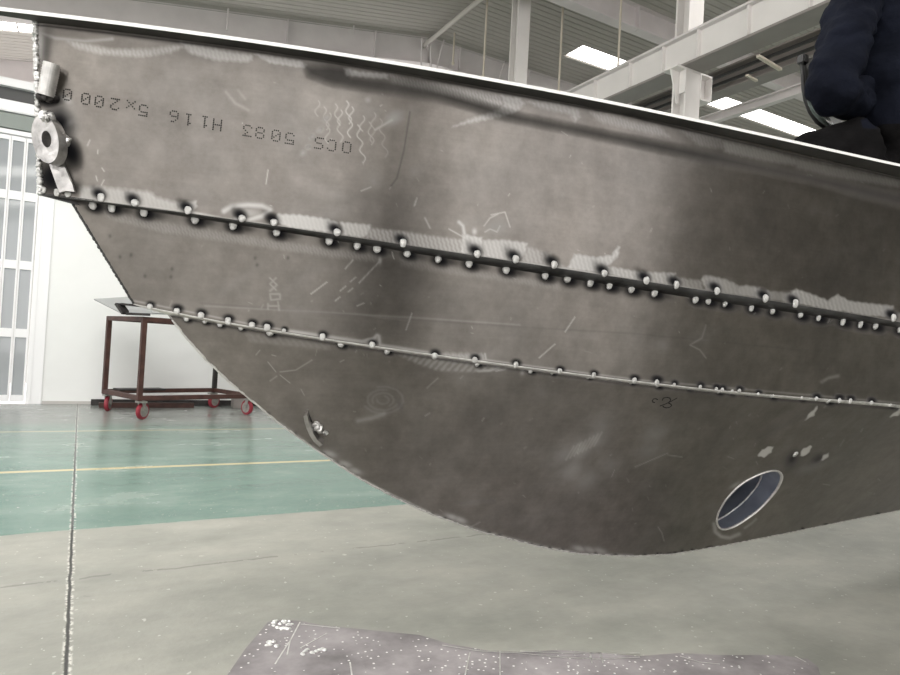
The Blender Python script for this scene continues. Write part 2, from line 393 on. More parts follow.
# rafters along X at the wall and one bay nearer
for (yy, lab) in ((W-.12, 'long pale rafter under the roof along the white back wall'), (6.63-.1, 'pale roof rafter running behind the crane column'), (2.4, None), (-1.8, None), (11.5, None)):
    rt = empty('roof_rafter', (KX, yy, RH-.15))
    if lab: tag(rt, lab, 'rafter')
    else: tag(rt, kind='structure')
    d = .42 if 8 < yy < 10 else .34
    for (xa, za, xb, zb) in ((KX, RH, XR, RH), (XL, RH-SL*(KX-XL), KX, RH))[(1 if yy > 10 else 0):]:
        bm = BM(); ibeam(bm, (xa-KX, 0, za-RH+.15-d/2-.01), (xb-KX, 0, zb-RH+.15-d/2-.01), d, .16)
        bmobj('rafter_span', bm, M['steelpaint'], rt)
    for x in (-2.2, -.9, .55, 1.9, 3.4) if lab else ():
        bm = BM(); box(bm, (x-.006, -.08, .13-d-(0 if x > 0 else -SL*x)), (x+.006, 0, .12-(0 if x > 0 else -SL*x)))
        bmobj('stiffener', bm, M['steelpaint'], rt)
# ridge pipe
bm = BM(); cyl(bm, (0, 0, 0), (0, -14, 0), .033, 14)
p = bmobj('roof_pipe', bm, M['pipe'], None, True); p.location = (4.33, 8.95, 5.56)
tag(p, 'long pale round pipe running along under the roof valley', 'pipe')
# braces at the valley
for i, (xa, za, xb, zb) in enumerate(((422.0, 38, 421, 66), (431, 45, 431, 66), (444, 40, 436, 64), (505, 61, 497, 78))):
    a = ony(xa, za, W-.34); b_ = ony(xb, zb+8, W-.34)
    bm = BM(); cyl(bm, (0, 0, 0), tuple(b_-a), .012, 8)
    o = bmobj('roof_brace', bm, M['steelpaint']); o.location = tuple(a)
    tag(o, ['thin brace at the roof valley, leftmost of the three beside the pipe end', 'thin upright brace just below the lower end of the roof pipe', 'thin slanted brace right of the roof pipe end',
            'thin slanted brace just left of the nearer pale column'][i], 'brace')
# drop rods
for i, (xa, ya, xb, yb, Y_) in enumerate(((455, 26, 453, 62, 8.6), (487, 5, 485, 75, 7.4), (563, 5, 559, 90, 6.9), (621, 5, 618, 82, 6.2), (228, 14, 228, 30, 8.9), (354, 25, 353, 34, 8.9))):
    a = ony(xa, ya, Y_); b_ = ony(xb, yb, Y_); x = a[0]
    top = RH if i < 4 else min(RH, a[2]+.1)
    bm = BM(); cyl(bm, (0, 0, 0), (0, 0, -(top-b_[2])), .014 if i < 4 else .012, 8)
    if i < 4: cyl(bm, (0, 0, -(top-b_[2])), (0, 0, -(top-b_[2])-.04), .022, 8)
    o = bmobj('hanging_rod', bm, M['rod'] if i < 4 else M['steelpaint']); o.location = (x, Y_, top)
    tag(o, ['short yellowed rod hanging between the roof pipe and the next long rod', 'long yellowed rod hanging left of the thinner pale column', 'long yellowed rod hanging left of the skylight',
            'yellowed rod crossing the skylight by the crane beam', 'short clip on the left part of the wall rafter', 'tiny clip on the wall rafter midway to the roof pipe'][i], 'rod')
# columns
def column(px, d, wx, wy, label):
    p = dep(px, 50, d); X, Y = p[0], p[1]
    c = empty('steel_column', (X, Y, 0), 0, label, 'column')
    bm = BM()
    for s in (-1, 1): box(bm, (-wx/2, s*wy/2-.012, 0), (wx/2, s*wy/2+.012, RH-.01))
    box(bm, (-.01, -wy/2, 0), (.01, wy/2, RH-.01)); bmobj('column_shaft', bm, M['steelwhite'], c)
    bm = BM(); box(bm, (-wx/2-.06, -wy/2-.06, 0), (wx/2+.06, wy/2+.06, .025)); bmobj('base_plate', bm, M['steelgrey'], c)
    return c, X, Y
column(519, 8.6, .19, .14, 'thinner pale steel column rising left of the crane beam')
c2, CX, CY = column(688, 7.0, .22, .16, 'pale steel column carrying the crane beam on a bracket')
# crane runway beam (along Y)
BX = 5.36
def rel(o, p): return tuple(np.array(p)-np.array(o.location))
cb = empty('crane_beam', (BX, 4.0, 4.0), 0, 'large pale crane runway beam with stiffeners running up to the right', 'beam')
y0, y1 = -6.0, W-.2
bm = BM(); box(bm, rel(cb, (BX, y0, 4.05)), rel(cb, (BX+.02, y1, 4.33))); bmobj('web', bm, M['steelwhite'], cb)
bm = BM(); box(bm, rel(cb, (BX-.06, y0, 4.33)), rel(cb, (BX+.12, y1, 4.35))); box(bm, rel(cb, (BX+.01, y0, 4.35)), rel(cb, (BX+.05, y1, 4.40)))
bmobj('top_flange', bm, M['steelpaint'], cb)
bm = BM(); box(bm, rel(cb, (BX-.03, y0, 4.02)), rel(cb, (BX+.26, y1, 4.045))); bmobj('bottom_flange', bm, M['steelgrey'], cb)
for px in (597, 632, 665, 700, 750, 812):
    q = onx(px, 80 - (px-600)*.36, BX)
    bm = BM(); box(bm, rel(cb, (BX-.045, q[1]-.008, 4.045)), rel(cb, (BX, q[1]+.008, 4.33))); bmobj('stiffener', bm, M['steelwhite'], cb)
# conductor rails below/behind and second girder
for i, (x, z) in enumerate(((BX+.44, 4.0), (BX+.60, 4.0))):
    bm = BM(); beam(bm, (0, y0, 0), (0, y1, 0), .022, .03)
    o = bmobj('conductor_rail', bm, M['black']); o.location = (x, 0, z)
    tag(o, ['black conductor rail directly beneath the crane beam, nearer to its pale side', 'black conductor rail under the crane beam beside the grey girder'][i], 'rail')
bm = BM(); ibeam(bm, (0, y0, 0), (0, y1, 0), .26, .2)
o = bmobj('crane_girder', bm, M['steelgrey']); o.location = (BX+.82, 0, 4.11)
tag(o, 'grey girder parallel to and behind the pale crane beam', 'beam')
bm = BM(); box(bm, (-.22, -.018, -.012), (.22, .018, .012)); o = bmobj('rail_hanger', bm, M['rod'])
q = onx(770, 52, BX+.45); o.location = (BX+.45, q[1], 3.94); o.rotation_euler = (0, 0, .12); tag(o, 'short pale cross bar under the conductor rails beside the welder', 'bar')
bm = BM(); box(bm, (-.10, -.014, -.01), (.10, .014, .01)); o = bmobj('rail_hanger', bm, M['rod'])
q = onx(752, 72, BX+.6); o.location = (BX+.6, q[1], 3.93); o.rotation_euler = (0, 0, .12); tag(o, 'smaller pale cross bar lower down under the conductor rails', 'bar')
# third beam, lower right of the crane girder
q = onx(760, 103, 8.2)
bm = BM(); ibeam(bm, (0, 0, 0), (0, 13, 0), .14, .10); o = bmobj('roof_beam', bm, M['steelpaint']); o.location = (8.2, -4, q[2]); tag(o, 'grey beam crossing below the right skylight, behind the bracket', 'beam')
# bracket under the crane beam on column
br = link(bpy.data.objects.new('crane_bracket', None), c2); br.location = (0, 0, 3.6)
zt = 4.018
bm = BM()
box(bm, (-.26, -.10, zt-3.6-.02), (.30, .10, zt-3.6)); bmobj('seat_plate', bm, M['steelwhite'], br)
bm = BM()
vs = [(-.25, 0, zt-3.62), (-.11, 0, zt-3.62), (-.11, 0, zt-3.62-.34), (-.14, 0, zt-3.62-.34)]
v1 = [bm.verts.new((x, -.008, z)) for x, _, z in vs]; v2 = [bm.verts.new((x, .008, z)) for x, _, z in vs]
bm.faces.new(v1); bm.faces.new(v2[::-1])
for i in range(4): bm.faces.new((v1[i], v1[(i+1) % 4], v2[(i+1) % 4], v2[i]))
bmobj('gusset', bm, M['steelwhite'], br)
bm = BM(); box(bm, (.11, -.09, zt-3.62-.26), (.29, .09, zt-3.62-.24)); box(bm, (.11, -.01, zt-3.62-.24), (.29, .01, zt-3.62)); bmobj('bracket_arm', bm, M['steelwhite'], br)
for x in (-.12, .11, .28):
    bm = BM(); box(bm, (x-.008, -.10, zt-3.62-.24), (x+.008, -.015, zt-3.62)); bmobj('rib_plate', bm, M['steelwhite'], br)

# ================================================================== THE HULL
st = dep(35, 22, 1.2); XS, Y0, HS = st
sp = np.array([(37, 24), (110, 31.5), (225, 46.5), (313, 58.5), (400, 72), (500, 90.5), (625, 113.5), (760, 145), (900, 177.5)], float)
su, sb = [0.], [0.]
for x, y in sp[1:]:
    p = onz(x, y, HS); su.append(p[0]-XS); sb.append(Y0-p[1])
su, sb = np.array(su), np.array(sb)
A_ = np.stack([su, su**2, su**3], 1); cf = np.linalg.lstsq(A_[1:]/1, sb[1:], rcond=None)[0]
UE = su[-1]
def g(u):
    u = np.asarray(u, float); uc = np.clip(u, 0, UE)
    v = cf[0]*uc + cf[1]*uc**2 + cf[2]*uc**3
    sl = max(.05, cf[0]+2*cf[1]*UE+3*cf[2]*UE**2)
    return v + np.maximum(u-UE, 0)*np.maximum(sl-.03*(u-UE), 0)
bS = lambda X: g(X-XS)
b1 = lambda X: .93*g(X-(-.079))
b1i = lambda X: np.maximum(.90*g(X-(-.035))-.006*np.clip((X+.035)/.2, 0, 1), 0)
b2 = lambda X: .80*g(X-.085)
b2i = lambda X: np.maximum(.80*g(X-.15)-0.0, 0)*np.clip(1-.0, 0, 1)
def solve(pts, bf, deg=4):
    xs, zs = [], []
    for x, y in pts:
        r = ray(x, y); Y = Y0-.2
        for _ in range(60):
            X = r[0]*Y/r[1]; Y = .5*Y + .5*(Y0 - float(bf(X)))
        xs.append(r[0]*Y/r[1]); zs.append(H + r[2]*Y/r[1])
    xs, zs = np.array(xs), np.array(zs)
    x0, x1 = xs[0], xs[-1]
    c = np.polyfit(xs, zs, deg)
    s_end = (np.polyval(c, x1)-np.polyval(c, x1-.1))/.1
    def zf(X):
        X = np.asarray(X, float); v = np.polyval(c, np.clip(X, x0-.02, x1))
        return v + np.maximum(X-x1, 0)*s_end*.6
    return zf, xs
c1u = [(40, 196), (70, 197.8), (90, 200), (137, 205), (160, 208), (193, 212.5), (222, 218.5), (253, 222.8), (290, 228.3), (340, 236), (390, 244), (440, 250.5), (487, 257.5), (540, 265), (570, 269.5), (623, 277.5), (690, 288), (708, 291), (760, 299), (838, 312), (900, 322)]
c1l = [(72, 199.5), (90, 202), (137, 207.5), (160, 210.5), (193, 215.5), (222, 221.5), (253, 226), (290, 231.8), (340, 240.5), (390, 250), (440, 257.5), (487, 264.5), (540, 272.5), (570, 277.5), (623, 286), (690, 296.7), (747, 305), (788, 312), (838, 319), (900, 327)]
c2u = [(135, 303), (150, 307.5), (165, 311), (182, 313.5), (210, 319.5), (240, 325), (260, 327.7), (290, 332.3), (340, 340.7), (390, 347.8), (437, 354.5), (520, 366.2), (575, 373.5), (630, 380.5), (705, 387.7), (780, 395.5), (814, 398), (900, 405)]
c2l = [(x, y+2.6) for x, y in c2u[2:]]
z1, _ = solve(c1u, b1); z1i, _ = solve(c1l, b1i); z2, _ = solve(c2u, b2, 5); z2i, _ = solve(c2l, b2i, 5)
kp = [(167, 313), (176.7, 326), (188, 340), (203, 356.7), (218, 371.7), (240, 391), (280, 424), (319, 451.7), (333, 461), (362, 480), (396, 498), (430.5, 514), (482, 532), (546, 548), (583, 554), (632, 556), (673, 554), (726, 545), (787, 533), (840, 522), (900, 510)]
kx = np.array([ony(x, y, Y0)[0] for x, y in kp]); kz = np.array([ony(x, y, Y0)[2] for x, y in kp])
def zk(X): return np.interp(X, np.append(kx, 9), np.append(kz, kz[-1]+.02))
kzs = zk
XEND = 4.6
def curve(bf, zf):
    return lambda X: np.stack([np.asarray(X, float), Y0-bf(X), zf(X)+0*np.asarray(X, float)], -1)
CS = curve(bS, lambda X: HS+0*np.asarray(X, float)); C1 = curve(b1, z1); C1i = curve(b1i, z1i); C2 = curve(b2, z2); C2i = curve(b2i, z2i)
CK = curve(lambda X: 0*np.asarray(X, float), zk)
def xs_for_px(C, X0, pxs):
    X = np.linspace(X0, XEND, 4000); px, _ = proj(C(X)); px = np.maximum.accumulate(px)
    return np.interp(pxs, px, X)
STEP = .95
def grid(Ct, Xt0, Cb, Xb0, rows, pe=960, p0t=None, p0b=None):
    a = proj(Ct(np.array([Xt0])))[0][0]; b_ = proj(Cb(np.array([Xb0])))[0][0]
    n = int((pe-min(a, b_))/STEP); s = np.linspace(0, 1, n)
    Xt = xs_for_px(Ct, Xt0, a+(pe-a)*s); Xb = xs_for_px(Cb, Xb0, b_+(pe-b_)*s); Xt[0] = Xt0; Xb[0] = Xb0
    ex = np.linspace(0, 1, 9)[1:]
    Xt = np.concatenate([Xt, Xt[-1]+(XEND-Xt[-1])*ex]); Xb = np.concatenate([Xb, Xb[-1]+(XEND-Xb[-1])*ex])
    T, B = Ct(Xt), Cb(Xb); t = np.linspace(0, 1, rows)[:, None, None]
    return T[None]*(1-t)+B[None]*t            # rows x cols x 3

def box_mask(px, py, pts, pad):
    p = np.array(pts, float)
    return np.where((px > p[:, 0].min()-pad) & (px < p[:, 0].max()+pad) & (py > p[:, 1].min()-pad) & (py < p[:, 1].max()+pad))[0]
def segdist(x, y, pts):
    d = np.full(x.shape, 1e9)
    for (ax, ay), (bx, by) in zip(pts[:-1], pts[1:]):
        vx, vy = bx-ax, by-ay; L2 = vx*vx+vy*vy+1e-9
        t = np.clip(((x-ax)*vx+(y-ay)*vy)/L2, 0, 1); d = np.minimum(d, np.hypot(x-ax-t*vx, y-ay-t*vy))
    return d
class Marks:
    def __init__(s, px, py):
        s.px, s.py = px, py; s.ch = {k: np.zeros(px.shape) for k in ('grind_glint', 'soot', 'scratch', 'smudge')}
    def put(s, ch, i, v): s.ch[ch][i] = np.maximum(s.ch[ch][i], v)
    def line(s, ch, pts, w=.7, a=.8):
        i = box_mask(s.px, s.py, pts, w*4)
        if len(i): s.put(ch, i, a*np.exp(-(segdist(s.px[i], s.py[i], pts)/w)**2))
    def blob(s, ch, x, y, rx, ry, ang=0, a=.9, pw=2):
        i = box_mask(s.px, s.py, [(x, y)], max(rx, ry)*2.4)
        if len(i):
            c, sn = math.cos(ang), math.sin(ang); dx, dy = s.px[i]-x, s.py[i]-y
            q = ((dx*c+dy*sn)/rx)**2+((-dx*sn+dy*c)/ry)**2; s.put(ch, i, a*np.exp(-q**(pw/2)))
    def poly(s, ch, pts, a=.8, fe=2.5, stripe=0, sang=1.3, sp_=4.0, rag=0):
        i = box_mask(s.px, s.py, pts, 6)
        if not len(i): return
        x, y = s.px[i], s.py[i]
        if rag: x = x + rag*np.sin(y*1.1+x*.37); y = y + rag*np.sin(x*.9+1.7)
        ins = np.zeros(x.shape, bool); q = pts+[pts[0]]
        for (ax, ay), (bx, by) in zip(q[:-1], q[1:]):
            c = (ay > y) != (by > y)
            ins ^= c & (x < (bx-ax)*(y-ay)/((by-ay) if by != ay else 1e-9)+ax)
        d = segdist(x, y, q); sd = np.where(ins, d, -d)
        v = a*np.clip(.5+sd/fe, 0, 1)
        if stripe: v = v*(1-stripe*(.5+.5*np.sin(2*math.pi*(x*math.cos(sang-1.57)+y*math.sin(sang-1.57))/sp_)))
        s.put(ch, i, v)

hull = empty('boat_hull', (XS, Y0, 0), 0, 'bare grey aluminium boat hull with curved bow, tack-welded seams and round side hole', 'boat hull')
HO = np.array([XS, Y0, 0.])
PL = {}
def plate(name, G, paint, hole=None, label=None, thick=.005):
    r, c, _ = G.shape; V = G.reshape(-1, 3); px, py = proj(V)
    dGx = np.gradient(G, axis=1); dGy = np.gradient(G, axis=0); nr = np.cross(dGx, dGy).reshape(-1, 3)
    nr /= np.linalg.norm(nr, axis=1)[:, None]+1e-12
    nr[np.einsum('ij,ij->i', nr, V-CAM) > 0] *= -1
    PL[name] = (V, px, py, nr)
    idx = np.arange(r*c).reshape(r, c)
    q = np.stack([idx[:-1, :-1], idx[1:, :-1], idx[1:, 1:], idx[:-1, 1:]], -1).reshape(-1, 4)
    if hole:
        x, y = px[q].mean(1), py[q].mean(1); ins = np.zeros(x.shape, bool); h = hole+[hole[0]]
        for (ax, ay), (bx, by) in zip(h[:-1], h[1:]):
            cc = (ay > y) != (by > y); ins ^= cc & (x < (bx-ax)*(y-ay)/((by-ay) if by != ay else 1e-9)+ax)
        q = q[~ins]
    me = bpy.data.meshes.new(name)
    me.vertices.add(len(V)); me.vertices.foreach_set('co', (V-HO).astype(np.float32).ravel())
    me.loops.add(q.size); me.loops.foreach_set('vertex_index', q.astype(np.int32).ravel())
    me.polygons.add(len(q)); me.polygons.foreach_set('loop_start', np.arange(0, q.size, 4, dtype=np.int32)); me.polygons.foreach_set('loop_total', np.full(len(q), 4, np.int32))
    me.update(calc_edges=True); me.validate()
    if hole:
        bm = BM(); bm.from_mesh(me); bmesh.ops.delete(bm, geom=[v for v in bm.verts if not v.link_faces], context='VERTS')
    mk = Marks(px, py); paint(mk)
    for ch, v in mk.ch.items():
        a = me.attributes.new(ch, 'FLOAT', 'POINT'); a.data.foreach_set('value', np.clip(v, 0, 1).astype(np.float32))
    me.materials.append(M['plate']); me.materials.append(M['edge']); me.shade_smooth()
    o = link(bpy.data.objects.new(name, me), hull)
    n0 = me.polygons[len(me.polygons)//2]; out = np.array(n0.normal) @ (np.array(n0.center)+HO-CAM) < 0
    md = o.modifiers.new('thickness', 'SOLIDIFY'); md.thickness = thick; md.offset = -1 if out else 1; md.material_offset_rim = 1; md.use_even_offset = False
    if label: o['label'] = label
    return o
def surf(x, y, name):
    V, px, py, nr = PL[name]; i = int(np.argmin((px-x)**2+(py-y)**2)); r = ray(x, y)
    t = ((V[i]-CAM) @ nr[i])/(r @ nr[i]); return CAM+r*t, nr[i]

up1 = [(43, 190), (57, 192.5), (68, 194), (101, 197.5), (135, 203), (188, 210.5), (242, 218.5), (274, 222.5), (337, 232.5), (403, 243), (477, 254), (515.5, 259.5), (554, 265), (604, 273.5), (646, 280.5), (676, 285), (716.7, 291), (765, 298.5), (795, 303.5), (893, 318)]
lo1 = [(93, 205), (112, 207), (144, 212), (195, 219), (233, 225), (276.5, 232), (329, 240.5), (357, 245), (377, 248.5), (407, 253), (438, 258.5), (469, 263), (506, 269), (545, 274.8), (567, 278.5), (590, 282), (609, 285), (631, 288.5), (654, 292.5), (695, 298.7), (708, 300.3), (724.5, 303.2), (751, 307.3), (772, 310.7), (800, 314.5), (818, 317.3), (842.5, 321), (860, 323.6), (875, 325.6), (899, 329)]
tk2 = [(150, 306.5, 1, .8), (177, 311, 1, 1), (186.5, 318, 0, .9), (201, 315.5, 1, 1), (205, 320.5, 0, .9), (220, 323.5, 0, .9), (228, 321, 1, 1), (241, 326.8, 0, .9), (252, 325, 1, .9), (267, 327.7, 1, 1), (270, 332, 0, 1.1), (284, 330.5, 1, .6), (322.5, 337, 1, .9), (341, 344, 0, 1), (372, 345, 1, .9), (387, 350.5, 0, 1), (434.5, 356, 1, 1), (474.5, 360, 1, .9), (477, 363.7, 0, .8), (515.5, 365, 1, .9), (530.5, 370.3, 0, .8), (552, 372.3, 0, .7), (559.5, 371.2, 1, .8), (588, 376.5, 0, .7), (593.5, 375.3, 1, .8), (631, 382, 0, .7), (634, 380.5, 1, .9), (656.5, 382.5, 1, 1.1), (657.5, 385, 0, .9), (674, 384.6, 1, .7), (688.5, 387, 0, .9), (700, 387, 1, .8), (716, 389, 1, .8), (718.5, 391.3, 0, .8), (722, 390, 1, .8), (731, 391.5, 0, .9), (739, 390.8, 1, .8), (745, 393, 0, .6), (758, 394, 1, .7), (772, 395.8, 0, .9), (801, 398, 0, .8), (816, 398.8, 1, .9), (828, 401, 0, .9), (839, 400.5, 1, 1), (850, 401, 1, .9), (871, 403, 1, .9), (890, 405, 0, .7)]
def soot_up(m, x, y, k=1):
    m.blob('soot', x-2.0*k, y-3.8*k, 8.5*k, 6.0*k, .5, 1.0, 4); m.blob('soot', x-6*k, y-7*k, 6*k, 3.5*k, .9, .6)
def soot_lo(m, x, y, k=1):
    m.blob('soot', x+2.5*k, y+2.0*k, 11*k, 7*k, .2, 1.0, 4); m.blob('soot', x+9*k, y+3.0*k, 11*k, 4*k, .15, .75)
def scr(m, n, x0, x1, y0, y1, seed, a=.5):
    r = random.Random(seed)
    for _ in range(n):
        x, y = r.uniform(x0, x1), r.uniform(y0, y1); t = r.choice((-.9, -.7, -1.1, .4, 1.3)) + r.uniform(-.3, .3); L = r.choice((1, 1.5, 2, 2.5, 3, 4, 7))
        m.line('scratch', [(x, y), (x+L*math.cos(t), y+L*math.sin(t))], .42, a*r.uniform(.3, 1))
def clouds(m, n, x0, x1, y0, y1, seed, a=.25):
    r = random.Random(seed)
    for _ in range(n):
        x, y = r.uniform(x0, x1), r.uniform(y0, y1)
        m.blob('smudge', x, y, r.uniform(6, 26), r.uniform(3, 10), r.uniform(-.9, .3), a*r.uniform(.3, 1), 1.6)
def paint1(m):
    for x, y in up1:
        if x > 80: soot_up(m, x, y, 1.0)
    G_ = lambda p, a=.8, s=.0, fe=2.5, rag=.4, sp_=4.0: m.poly('grind_glint', p, a, fe, s, sp_=sp_, rag=rag)
    m.line('grind_glint', c1u, 1.3, .65)  # rounded-edge highlight painted as a bright line, over ground metal
    G_([(80, 187), (100, 187), (150, 192), (156, 197), (178, 203), (178, 213), (80, 200)], .55, .15, 5)
    G_([(178, 203), (196, 201), (197, 206), (193, 213), (178, 212)], .5)
    m.line('grind_glint', [(224, 211), (232, 206.5), (248, 205), (262, 206), (270, 210), (262, 216), (250, 219.5), (236, 219)], 2.6, .75); m.blob('grind_glint', 246, 213, 16, 5, .1, .4)
    G_([(277, 214), (300, 215), (328, 219), (338, 223), (342, 234), (290, 228), (276, 222)], .85, .12)
    G_([(340, 222), (371, 225), (369, 233), (363, 238), (343, 235)], .75, .3)
    G_([(371, 228), (405, 232), (440, 237), (464, 240), (464, 254), (400, 246), (366, 238)], .55, .55, 3)
    G_([(463, 234), (482, 238), (483, 256), (460, 253)], .9, .25)
    m.line('grind_glint', [(459, 222), (463, 226), (464.5, 234)], 1.6, .8); m.blob('grind_glint', 474.5, 231.5, 2.2, 3, 0, .7)
    G_([(482, 240), (505, 240), (527, 243), (525, 255), (516, 262), (483, 257)], .7, .3)
    G_([(527, 247), (548, 253), (560, 262), (566, 269), (520, 262)], .45, .45, 4)
    G_([(568, 267), (575, 254), (596, 257.5), (612, 255), (618, 246), (619.5, 247), (618, 256), (608, 266), (603, 273), (570, 269)], .9, .25)
    G_([(606, 266), (640, 272), (675.5, 273), (673, 286), (620, 277), (603, 272)], .85, .35)
    G_([(675, 277), (703, 281), (702, 290), (674, 286)], .5, .4, 3)
    G_([(701, 280), (703, 276), (708, 275), (725, 279), (738, 285), (741, 296), (706, 290)], .7, .25)
    G_([(738, 287), (745, 285), (760, 288), (763, 298.5), (738, 295)], .75, .15)
    G_([(761, 290), (790, 293), (790, 303), (763, 298)], .6, .15)
    G_([(790, 301), (791, 291), (797, 289), (812, 294), (835, 303), (851, 310), (838, 312), (800, 304)], 1, .3)
    G_([(834, 296), (838, 294.5), (850, 301), (894, 306), (889, 317), (868, 316), (845, 312), (828, 301)], .95, .2)
    G_([(889, 312), (960, 322), (960, 335), (889, 320)], .5, .2)
    # smeared grinding below the deck edge and dark streak beneath it
    m.line('soot', [(37, 25), (110, 33), (225, 47.5), (313, 60), (400, 73.5), (500, 92), (625, 115), (760, 147), (900, 179)], 1.2, .75)
    G_([(62, 38), (80, 42), (110, 49), (150, 49), (178, 45), (184, 47), (170, 53), (140, 57), (100, 54), (76, 48)], .42, .35, 4)
    m.line('grind_glint', [(38, 32), (55, 38), (85, 41), (112, 39)], 1.8, .4)
    G_([(180, 42), (225, 51), (252, 55), (252, 60), (246, 62), (215, 60), (190, 53)], .5, .25, 4); G_([(254, 54), (300, 61), (307, 65), (304, 68), (270, 63)], .5, .2)
    m.poly('soot', [(305, 66), (330, 66), (345, 68), (352, 76), (388, 80), (425, 86), (470, 99), (520, 115), (600, 131), (700, 150), (800, 172), (960, 206), (960, 222), (800, 180), (700, 160), (600, 138), (500, 118), (440, 100), (380, 92), (330, 84), (308, 76)], .68, 9)
    G_([(344, 68), (352, 70), (360, 72), (388, 74), (388, 79), (370, 78), (352, 76), (346, 76)], .6, .2)
    G_([(390, 74), (430, 82), (470, 90), (500, 96), (505, 103), (500, 108), (480, 103), (430, 91), (392, 83)], .36, .5, 5, sp_=3)
    G_([(500, 95), (520, 98), (525, 104), (516, 112), (500, 117), (470, 123), (452, 127), (470, 119), (498, 110), (504, 104)], .45, .3, 3)
    G_([(526, 101), (560, 104), (578, 110), (580, 117), (575, 122), (570, 114), (540, 108)], .4, .35, 4)
    G_([(590, 112), (620, 117), (632, 122), (660, 127), (670, 137), (640, 131), (600, 122)], .3, .4, 4, sp_=3); G_([(680, 130), (720, 138), (730, 150), (700, 146)], .28, .4, 4, sp_=3)
    G_([(722, 141), (760, 149), (795, 158), (800, 166), (770, 162), (725, 152)], .5, .3, 4, sp_=3); G_([(795, 158), (840, 168), (900, 181), (900, 188), (830, 176), (797, 168)], .42, .3, 4, sp_=3)
    # bow corner scorch
    m.blob('soot', 46, 50, 6, 22, .1, .55); m.blob('soot', 48, 99, 15, 9, .1, 1, 4); m.blob('soot', 60, 122, 12, 16, -.5, 1, 3); m.blob('soot', 71, 152, 10, 17, -.4, 1, 4); m.blob('soot', 52, 178, 17, 18, 0, 1, 4)
    m.blob('soot', 74, 188, 7, 6, 0, .8); m.blob('grind_glint', 40, 45, 5, 20, 0, .5); m.blob('grind_glint', 66, 100, 5, 3, .4, .55); m.blob('grind_glint', 67, 124, 6, 3, -.5, .55); m.blob('smudge', 62, 118, 14, 24, -.3, .5)
    for x, y in ((98, 150), (102, 168), (96, 176), (90, 140), (104, 180)): m.line('scratch', [(x, y), (x+random.uniform(-3, 5), y+random.uniform(3, 8))], .6, .45)
    # chalked waves
    for k in range(12):
        x0 = 318+k*5.6; y0 = 113 + (k*7 % 5)*3 + (12 if k > 6 else 0); n = 9+(k*5 % 4)*4
        pts = [(x0+2.2*math.sin(t*.8+.3)+t*.35*(1 if k % 2 else -.4), y0-12+t*1.9) for t in range(n)]
        m.line('scratch', pts, .6, .22+.28*math.exp(-((k-6)/2.6)**2))
    for (x, y) in ((320, 130), (312, 137), (308, 147), (326, 119), (303, 153)): m.blob('smudge', x, y, 3.5, 2.5, -.7, .75)
    m.blob('smudge', 394, 118, 9, 6, -.5, .8); m.blob('smudge', 368, 100, 3, 3, 0, .6); m.line('scratch', [(375, 130), (392, 120)], 1.2, .35)
    m.line('scratch', [(226, 92), (235, 103), (248, 110)], 1.8, .14); m.line('scratch', [(238, 90), (245, 99)], 1.5, .1)
    m.line('soot', [(410, 112), (404, 150), (397, 178), (391, 186)], .8, .45)
    for p in (((268, 170), (266, 184)), ((361, 191), (371, 187)), ((416, 200), (414, 206)), ((417, 198), (415, 205)), ((491, 215), (505, 212)), ((505, 212), (510, 227)), ((484, 226), (490, 218), (498, 214)), ((485, 232), (490, 229), (497, 232), (500, 226))):
        m.line('scratch', list(p), .6, .45)
    m.blob('smudge', 497, 227, 11, 7, -.2, .5); m.line('scratch', [(425, 218), (430, 228)], .9, .4); m.line('scratch', [(449, 229), (465, 238)], .7, .5)
    scr(m, 55, 230, 900, 80, 280, 3, .5); clouds(m, 40, 260, 900, 90, 290, 4, .22)
